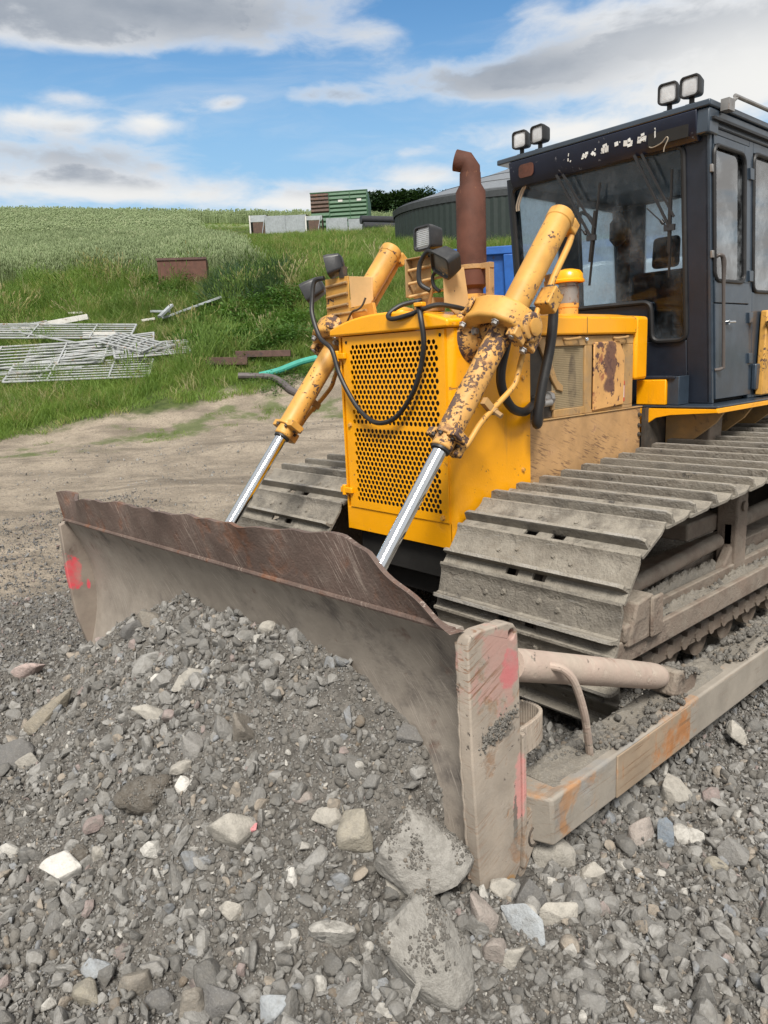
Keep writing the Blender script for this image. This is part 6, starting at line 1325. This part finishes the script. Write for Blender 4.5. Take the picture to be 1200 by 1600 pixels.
sow('nettles', 500, 18.5, 33, left, lambda t: .25 * t, lambda x, y, t, s: (fbm(x * .45 + 20, y * .45 + 9, 3) > .30) & ~inwheat(x, y, t, s) & notank(x, y) & ~bare(x, y), G_WEED, .8, 'patches of leafy weeds scattered over the bank', 'weeds', .25)
sow('sedge', 800, 24, 30, -6.3, -2.2, patch(27.0, -4.3, 2.0, 1.5), G_SEDGE, 1.6, 'blue green drooping weeds on the bank right of the rusty tank', 'weeds', .25)
sow('nettles', 120, 18.4, 21, -3.6, -1.8, patch(19.6, -2.6, .9, .8), G_WEED, .55, 'bright low weeds between the rusty beams and the green net', 'weeds', .2)

# ---- materials of the yard
M_GREENP = surf('green_sheet_paint', (.032, .105, .048), .2, .55, chips=((.13, .08, .05), 2.2, .62, .75), dust=.2, dustcol=(.14, .16, .12), grainscale=10)
M_REDBROWN = surf('brown_sheet', (.085, .05, .036), .25, .7, chips=((.16, .09, .06), 3, .55, .7), grainscale=10)
M_GALV = surf('weathered_galvanised_sheet', (.34, .37, .39), .12, .5, .1, chips=((.22, .24, .25), 1.2, .5, .7), chips2=((.2, .12, .08), 2.5, .68, .8), grainscale=10)
M_TANKW = surf('dark_green_cladding', (.012, .022, .019), .15, .45, dust=.2, dustcol=(.06, .07, .06), grainscale=8)
M_TANKR = surf('grey_membrane', (.15, .165, .185), .10, .6, dust=.3, dustcol=(.19, .20, .21), grainscale=3)
M_RIM = surf('dark_rim_band', (.04, .045, .05), .2, .6, grainscale=8)
M_BLUE = surf('blue_skip_paint', (.012, .09, .34), .15, .45, chips=((.09, .07, .06), 5, .68, .78), dust=.15, dustcol=(.2, .22, .25))
M_WHITEV = surf('white_van_paint', (.74, .76, .78), .04, .3, dust=.1, dustcol=(.5, .5, .48))
M_PIPEB = surf('black_plastic_pipe', (.018, .019, .023), .2, .4, dust=.15, dustcol=(.09, .09, .1))
M_GATE = surf('pale_galvanised_bar', (.34, .355, .36), .14, .5, .1, chips=((.25, .17, .12), 6, .62, .74), dust=.2, dustcol=(.42, .42, .38))
M_PLANK = surf('whitewashed_beam', (.58, .57, .54), .1, .7, chips=((.20, .15, .11), 5, .60, .72))
M_RBEAM = surf('rusted_beam', (.10, .055, .045), .3, .75, chips=((.06, .045, .045), 6, .5, .7))
M_TEAL = surf('teal_netting', (.045, .30, .235), .15, .7)
M_DPIPE = surf('dull_grey_hose', (.10, .085, .085), .2, .6)
def local(t, s, dz=0.0, turn=0.0):
    """frame standing on the slope: x to the right, y away from the camera position, z up"""
    p = gpos(t, s, dz); e = V((RGT[0], RGT[1], 0)); f_ = V((FWD[0], FWD[1], 0)); c_, s_ = math.cos(turn), math.sin(turn); ex = e * c_ + f_ * s_; ey = f_ * c_ - e * s_
    return p, math.atan2(ex.y, ex.x)
def stand(name, t, s, label, cat, dz=0.0, turn=0.0, group=None):
    p, rz = local(t, s, dz, turn); o = empty(name, p, rz); tag(o, label, cat, group); return o
# round covered tank
tk = empty('slurry_tank', (TANK.x, TANK.y, 0), math.atan2(RGT[1], RGT[0])); tag(tk, 'big round tank with dark green corrugated walls and a grey domed cover', 'tank')
NR = 260; A_, B_ = 7.9, 4.8; ZB, ZT = 4.6, 9.28
def ring_at(sc, z, rip=0.0): return [((A_ * sc + (rip if k % 2 else 0)) * math.cos(2 * math.pi * k / NR), (B_ * sc + (rip if k % 2 else 0)) * math.sin(2 * math.pi * k / NR), z) for k in range(NR)]
def rings(rs_, cap=True):
    mb = MB(); n = len(rs_[0]); mb.add([p for r in rs_ for p in r], [(i * n + k, i * n + (k + 1) % n, (i + 1) * n + (k + 1) % n, (i + 1) * n + k) for i in range(len(rs_) - 1) for k in range(n)] + ([tuple(range((len(rs_) - 1) * n, len(rs_) * n))] if cap else [])); return mb
rings([ring_at(1, ZB, .03), ring_at(1, ZT, .03)]).build('wall', M_TANKW, tk, smooth=0)
rings([ring_at(1.012, ZT - .12), ring_at(1.018, ZT + .16), ring_at(.985, ZT + .30)]).build('rim', M_RIM, tk)
def drape(k, f): return ZT + .28 + 3.55 * (1 - (1 - f) ** 1.0) ** .93 * 1.0
rr2 = []
for f in (0, .12, .25, .4, .55, .7, .82, .91, .97):
    rr2.append([((A_ * (1 - f)) * math.cos(2 * math.pi * k / NR) + 1.6 * f, B_ * (1 - f) * math.sin(2 * math.pi * k / NR), ZT + .25 + 2.8 * f) for k in range(NR)])
rings(rr2).build('cover', M_TANKR, tk, smooth=60)
for f in (.22, .42, .62):
    q = MB(); q.tube([((A_ * (1 - f)) * math.cos(a) + 1.6 * f, B_ * (1 - f) * math.sin(a), ZT + .26 + 2.8 * f) for a in np.linspace(0, 6.283, 90)], .022, 5, 0); q.build('cover_seam', M_RIM, tk)
# green slatted container and the row of sheet metal shelters before it
gc = stand('slatted_container', 66.5, -2.35, 'tall green slatted container with a brown left bay, alone on the skyline', 'container', .12, -.10)
def slat_panel(x0, x1, y, z0, z1, n, mat, nm, par):
    q = MB(); dzp = (z1 - z0) / n
    for k in range(n): q.prism([(x0, y, z0 + k * dzp), (x0, y - .09, z0 + k * dzp + dzp * .35), (x0, y - .02, z0 + (k + 1) * dzp - .02), (x0, y + .06, z0 + (k + 1) * dzp - .02), (x0, y + .06, z0 + k * dzp)], (x1 - x0, 0, 0))
    q.build(nm, mat, par, smooth=0)
slat_panel(-2.72, -1.15, 0, 1.2, 2.75, 5, M_REDBROWN, 'brown_bay', gc); slat_panel(-1.12, .62, 0, .45, 2.75, 7, M_GREENP, 'green_bay', gc); slat_panel(.66, 2.1, 0, .45, 2.75, 7, M_GREENP, 'green_bay', gc); slat_panel(-2.72, -1.15, 0, .0, 1.18, 3, M_GREENP, 'green_bay', gc)
q = MB(); q.prism([(2.12, 0, .0), (2.12, 0, 2.78), (2.12, 1.1, 2.62), (2.12, 2.6, 2.1), (2.12, 2.6, 0)], (.05, 0, 0)); q.build('end_panel', M_GREENP, gc); MB().box(-2.72, 2.1, .07, 2.55, .02, 2.05).build('inner_load', M_GREENP, gc)
q = MB(); q.box(-2.76, 2.18, -.06, .10, 2.752, 2.83); q.build('top_rail', M_GREENP, gc)
for x in (-1.15, .62, 2.06): MB().box(x, x + .06, -.13, -.092, 0, 2.75).build('post', M_GREENP, gc)
for x in (-.35, 1.25): MB().box(x, x + .38, -.10, -.096, 1.95, 2.12).build('white_plate', M_PLANK, gc)
SH_ = [(-8.75, .68, 'brown', 0, 'brown and pale sheet shelter, leftmost of the row below the green container'), (-7.4, .80, 'grey', .02, 'grey corrugated sheet shelter, second from the left below the green container'), (-5.78, .80, 'grey', -.03, 'grey corrugated sheet shelter joined to the right of a like one, third from the left'),
       (-4.4, .66, 'brown', 0, 'shelter with a brown front and a diagonal pale brace, below the green container'), (-2.62, .82, 'grey', .03, 'clean grey sheet shelter right of the brown fronted one'), (-.93, .80, 'grey', -.02, 'clean grey sheet shelter at the right end of the row')]
for i, (s, hw_, kind, tn, lab) in enumerate(SH_):
    o = stand('sheet_shelter', 60.5 - i * .15, s, lab, 'shelter', -.35, tn, 'sheet metal shelters below the container')
    q = MB(); n_ = 15
    pts = [(-hw_ + 2 * hw_ * k / (n_ * 2), -.03 if k % 2 else 0) for k in range(n_ * 2 + 1)]
    z1 = 1.75 - .012 * i * 5
    if kind == 'grey': q.prism([(x, y, 0) for x, y in pts] + [(x, y + .02, 0) for x, y in pts[::-1]], (0, 0, z1)); q.build('front_sheet', M_GALV, o, smooth=0)
    else:
        q.box(-hw_ * .6, hw_ * .75, .0, .04, .0, 1.25); q.build('front_sheet', M_REDBROWN, o); q = MB(); q.beam((hw_ * .3, -.05, 0), (hw_ * .85, -.05, z1), .10, .05); q.build('brace', M_GALV, o); MB().box(-hw_, -hw_ * .85, -.03, .05, 0, z1).build('post', M_PLANK, o); MB().box(-hw_, hw_, -.01, .03, 1.27, z1).build('header', M_GALV, o)
    MB().hexa([(-hw_, .05, z1 - .03), (hw_, .05, z1 - .03), (hw_, 1.9, z1 + .25), (-hw_, 1.9, z1 + .25), (-hw_ - .02, .0, z1), (hw_ + .02, .0, z1), (hw_ + .02, 1.95, z1 + .29), (-hw_ - .02, 1.95, z1 + .29)]).build('roof_sheet', M_REDBROWN, o)
    for x in (-hw_ + .01, hw_ - .05): MB().box(x, x + .04, .06, 1.9, 0, z1 - .04).build('side_sheet', M_GALV if kind == 'grey' else M_REDBROWN, o)
PIP = [(57.0, -.55, .34, .42, 3.0, 'thick black pipe, lowest and nearest of the stack beside the round tank'), (58.2, -.75, .30, .95, 4.5, 'black pipe lying on the stack left of the round tank, topmost'), (59.0, .0, .30, .45, 4.5, 'black pipe behind the stack, half hidden by the round tank')]
for t, s, r, z, L, lab in PIP:
    p, rz = local(t, s, 0, .35); o = MB().lathe((0, 0, z), (L, 0, z), [(0, r * .86), (0, r), (L, r), (L, r * .86)], 24).build('black_pipe', M_PIPEB); o.location = p; o.rotation_euler = (0, 0, rz); tag(o, lab, 'pipe', 'black pipes beside the tank')
# tree belt on the skyline
M_TREE = leafmat('far_tree_leaf', (.022, .05, .018), (.05, .09, .03), .2)
LEAFC = [leaves(80 + k, 220, 1.0, .75, .26, M_TREE) for k in range(4)]
n_ = 1700; tq = rs.uniform(118, 130, n_); sq = rs.uniform(-2.6, 16, n_); xq = CAM[0] + tq * FWD[0] + sq * RGT[0]; yq = CAM[1] + tq * FWD[1] + sq * RGT[1]
topz = 25.6 + .9 * fbm(sq * .35, sq * 0 + 3, 3) - .9 * sstep(1.0, -2.6, sq) - .8 * sstep(6, 12, sq); zq = rs.uniform(0, 1, n_) ** .7 * (topz - 22.0) + 22.0
scatter('tree_belt', np.stack([xq, yq, zq], 1), rnd_rot(n_, .3), np.repeat(rs.uniform(1.0, 2.0, (n_, 1)), 3, 1), rs.randint(0, 4, n_), LEAFC, 'dark far off belt of trees on the skyline between the container and the tank', 'trees')
tw = stand('hedge_bush', 86, -9.5, 'single small dark bush on the skyline left of the green container', 'bush')
bo = MB(); bo.tube([(0, 0, 0), (.05, 0, .5), (0, .05, 1.0)], [.06, .04, .02], 6, 3); bo.build('trunk', M_RBEAM, tw)
bo = MB(); r_ = np.random.RandomState(4)
for k in range(500):
    a = r_.normal(size=3); a /= np.linalg.norm(a); c_ = V((a[0] * .95, a[1] * .7, 1.0 + a[2] * .5)) * 1.0 * r_.uniform(.6, 1.05); d1 = V(r_.normal(size=3)).normalized(); d2 = d1.orthogonal().normalized(); bo.add([c_, c_ + d1 * .09 + d2 * .05, c_ + d1 * .2, c_ + d1 * .09 - d2 * .05], [(0, 1, 2, 3)])
bo.build('foliage', M_TREE, tw, smooth=0)
# rusty tank in the weeds
rt_ = stand('rusty_trough', 27.9, -6.85, 'rusty brown steel trough half hidden in weeds below the wheat', 'trough', .02, .12)
q = MB(); q.box(-.85, .85, -.35, .35, 0, .04); q.box(-.85, .85, -.35, -.32, .04, .92); q.box(-.85, .85, .32, .35, .04, .92); q.box(-.85, -.82, -.32, .32, .04, .92); q.box(.82, .85, -.32, .32, .04, .92); q.build('trough_body', surf('rust_red_sheet', (.105, .045, .03), .2, .7, chips=((.09, .045, .03), 3, .55, .7)), rt_)
q = MB(); q.box(-.88, .88, -.39, -.352, .86, .94); q.build('lip', M_RBEAM, rt_)
o = MB().beam((-.5, 0, .75), (.4, .1, .80), .10, .12).build('rusty_bar', M_RBEAM); p, rz = local(30.4, -9.0, 0); o.location = p; o.rotation_euler = (0, 0, rz); tag(o, 'short rusty bar lying in the grass just left of the rusty trough', 'bar')
# heap of galvanised gates lying on the bank
def gate(t, s, turn, L, Wd, nbar, lab, lift=.06, pitch=None):
    lift -= .07
    p0 = gpos(t, s); e = 1.0; gx_ = V((RGT[0], RGT[1], 0)); gy_ = V((FWD[0], FWD[1], 0)); zr = (gpos(t, s + 1).z - gpos(t, s - 1).z) / 2; zf = (gpos(t + 1, s).z - gpos(t - 1, s).z) / 2
    u = (gx_ * math.cos(turn) + gy_ * math.sin(turn)); v_ = (gy_ * math.cos(turn) - gx_ * math.sin(turn))
    u = (u + V((0, 0, zr * math.cos(turn) + zf * math.sin(turn)))).normalized(); v_ = (v_ + V((0, 0, zf * math.cos(turn) - zr * math.sin(turn)))).normalized(); n = u.cross(v_).normalized(); v_ = n.cross(u)
    o = empty('field_gate', p0 + n * lift); o.rotation_euler = Matrix((u, v_, n)).transposed().to_euler(); tag(o, lab, 'gate', 'galvanised gates lying on the bank')
    f_ = MB(); f_.tube([(-L / 2, -Wd / 2, 0), (L / 2, -Wd / 2, 0)], .03, 8, 0); f_.tube([(-L / 2, Wd / 2, 0), (L / 2, Wd / 2, 0)], .03, 8, 0); f_.tube([(-L / 2, -Wd / 2, 0), (-L / 2, Wd / 2, 0)], .03, 8, 0); f_.tube([(L / 2, -Wd / 2, 0), (L / 2, Wd / 2, 0)], .03, 8, 0); f_.build('gate_frame', M_GATE, o)
    for k in range(1, nbar): q = MB(); y = -Wd / 2 + Wd * k / nbar; q.tube([(-L / 2, y, .01), (0, y + .01, .0), (L / 2, y, .01)], .021, 7, 3); q.build('bar', M_GATE, o)
    for x in (-L * .2, L * .22): q = MB(); q.beam((x, -Wd / 2, .03), (x, Wd / 2, .03), .045, .012); q.build('brace', M_GATE, o)
gate(20.1, -7.9, .16, 3.6, 1.25, 7, 'long galvanised gate at the front of the pile, lowest on the bank', .34)
gate(20.9, -9.6, .10, 4.2, 1.3, 7, 'galvanised gate in the middle of the pile, left of the front one', .34)
gate(21.4, -8.0, .20, 3.4, 1.2, 7, 'galvanised gate in the middle of the pile, right under the white beam', .44)
gate(20.1, -10.4, -.04, 3.2, 1.1, 6, 'galvanised gate sunk in the grass at the lower left of the pile', .28)
gate(21.2, -6.3, .34, 2.0, 1.1, 7, 'short galvanised gate at the right end of the pile', .38)
gate(22.4, -9.2, .12, 4.0, 1.2, 6, 'galvanised gate at the back of the pile under the white beam', .34)
gate(23.4, -11.2, .05, 2.4, 1.1, 6, 'galvanised gate apart from the pile, at the left edge of the photo', .34)
gate(21.3, -6.9, -.45, 1.6, .8, 5, 'small galvanised hurdle lying across the right end of the pile', .48)
def laid(name, t, s, turn, L, w_, h_, mat, lab, cat, lift=.1, group=None, tiltz=0.0):
    p = gpos(t, s, lift); u = V((RGT[0], RGT[1], 0)) * math.cos(turn) + V((FWD[0], FWD[1], 0)) * math.sin(turn); a, b_ = gpos(t + math.sin(turn) * L / 2, s + math.cos(turn) * L / 2), gpos(t - math.sin(turn) * L / 2, s - math.cos(turn) * L / 2)
    u = (a - b_).normalized(); u = (u + V((0, 0, tiltz))).normalized(); o = MB().beam(-u * L / 2, u * L / 2, w_, h_).build(name, mat, None, .008); o.location = p; return tag(o, lab, cat, group)
for k, (t_, s_, tn, L_, lf, lab) in enumerate(((20.6, -7.0, .5, 2.0, .48, 'loose steel bar lying askew on the front gate of the pile'), (21.6, -9.0, -.2, 2.6, .46, 'loose steel bar across the middle gates, tilted down to the right'), (19.7, -8.9, .25, 2.2, .30, 'loose steel bar in the grass in front of the gate pile'), (21.0, -5.9, .7, 1.5, .46, 'short loose bar sticking out at the right end of the gate pile'), (22.6, -11.0, .35, 2.4, .42, 'loose steel bar at the left edge of the photo behind the gates'))):
    laid('loose_bar', t_, s_, tn, L_, .05, .05, M_GATE, lab, 'bar', lf, None, .03 * (k - 2))
laid('white_beam', 23.1, -10.2, .20, 2.9, .16, .16, M_PLANK, 'long white beam lying across the top of the gate pile', 'beam', .42, None, .05)
laid('box_section', 22.3, -8.1, .05, .95, .16, .17, M_PLANK, 'short whitish box section resting on the right of the gate pile', 'beam', .36)
laid('pale_offcut', 24.5, -9.6, -.2, .5, .07, .06, M_PLANK, 'short pale offcut in the grass above the white beam', 'offcut', .3)
laid('pale_offcut', 24.2, -7.2, .05, .42, .08, .07, M_PLANK, 'stubby pale offcut in the grass right of the white beam', 'offcut', .3)
laid('channel_rail', 24.5, -5.85, .30, 2.0, .16, .07, M_GALV, 'long pale steel channel lying in the grass left of the dark weeds', 'channel', .42, None, .16)
laid('channel_rail', 24.1, -6.6, 1.15, .75, .13, .08, M_GALV, 'short pale steel channel propped up across the long one', 'channel', .52, None, .1)
laid('channel_rail', 24.4, -6.85, -.35, .7, .12, .07, M_GALV, 'small pale channel piece left of the propped one', 'channel', .40)
laid('channel_rail', 25.3, -4.95, .35, .4, .13, .07, M_GALV, 'scrap of pale channel just right of the long one', 'channel', .36)
laid('rusty_beam', 20.3, -4.05, .08, 1.1, .18, .20, M_RBEAM, 'dark rusty beam end at the edge of the grass, left one of two', 'beam', .26)
laid('rusty_beam', 20.6, -3.1, -.02, 1.5, .16, .17, M_RBEAM, 'long dark rusty beam lying behind the green net', 'beam', .30)
def hose_on(name, pts, r, mat, lab, cat):
    q = MB(); q.tube([gpos(t, s, dz) for t, s, dz in pts], r, 10, 6); return tag(q.build(name, mat), lab, cat)
hose_on('old_hose', [(19.65, -3.65, .2), (19.65, -3.2, .16), (19.5, -2.75, .14), (19.2, -2.45, .12), (18.8, -2.2, .10), (18.4, -1.8, .08)], .085, M_DPIPE, 'dull grey brown hose lying at the edge of the dirt track', 'hose')
hose_on('green_net', [(19.65, -3.1, .16), (19.75, -2.6, .2), (19.85, -2.0, .3), (19.95, -1.3, .38)], .085, M_TEAL, 'rolled teal green netting lying on the weeds', 'netting')
# blue skip and white van behind the machine
sk = stand('blue_skip', 21, 4.4, 'big blue ribbed skip standing behind the bulldozer', 'skip', 0, -.15)
q = MB(); q.hexa([(-1.8, -1.0, 0), (2.6, -1.0, 0), (2.6, 1.0, 0), (-1.8, 1.0, 0), (-2.2, -1.15, 2.45), (3.0, -1.15, 2.45), (3.0, 1.15, 2.45), (-2.2, 1.15, 2.45)]); q.build('skip_body', M_BLUE, sk, .03)
q = MB(); q.box(-2.3, 3.1, -1.28, -1.16, 2.30, 2.50); q.box(-2.3, -2.16, -1.16, 1.2, 2.30, 2.5); q.build('top_rim', M_BLUE, sk, .02)
for x in (-1.75, -.75, .2, 1.1, 2.0):
    MB().hexa([(x, -1.16, 0), (x + .22, -1.16, 0), (x + .22, -.99, 0), (x, -.99, 0), (x - .1, -1.30, 2.29), (x + .34, -1.30, 2.29), (x + .34, -1.13, 2.29), (x - .1, -1.13, 2.29)]).build('rib', M_BLUE, sk, .02)
vn = stand('white_van', 11.6, 3.6, 'white van parked behind the bulldozer, mostly hidden by it', 'van', 0, -.05)
side = [(-1.9, .35), (-1.95, 1.15), (-1.75, 1.40), (-.98, 2.62), (-.72, 2.86), (-.40, 2.92), (3.6, 2.94), (3.72, 2.8), (3.75, .35)]
MB().prism([(x, -.95, z) for x, z in side], (0, 1.9, 0)).build('van_body', M_WHITEV, vn, .06, 3)
q = MB(); q.tube([(-.95, -.97, 2.1), (-1.05, -1.08, 2.2), (-1.1, -1.12, 2.1), (-1.1, -1.12, 1.7)], .03, 8, 5); q.build('mirror_arm', M_BLACKP, vn)
q = MB(); q.prism([(-.55, -.955, 1.7), (-.25, -.955, 2.4), (.5, -.955, 2.4), (.5, -.955, 1.7)], (0, -.01, 0)); q.build('side_window', M_BLACKP, vn)
for x in (-1.05, 2.6): q = MB(); q.lathe((x, -.98, .36), (x, -.75, .36), [(0, .20), (.02, .34), (.21, .34), (.23, .2)], 24); q.build('wheel', M_BLACK, vn)
q = MB(); q.box(-.3, 3.5, -.958, -.951, 1.25, 1.33); q.build('side_trim', M_BLACKP, vn)
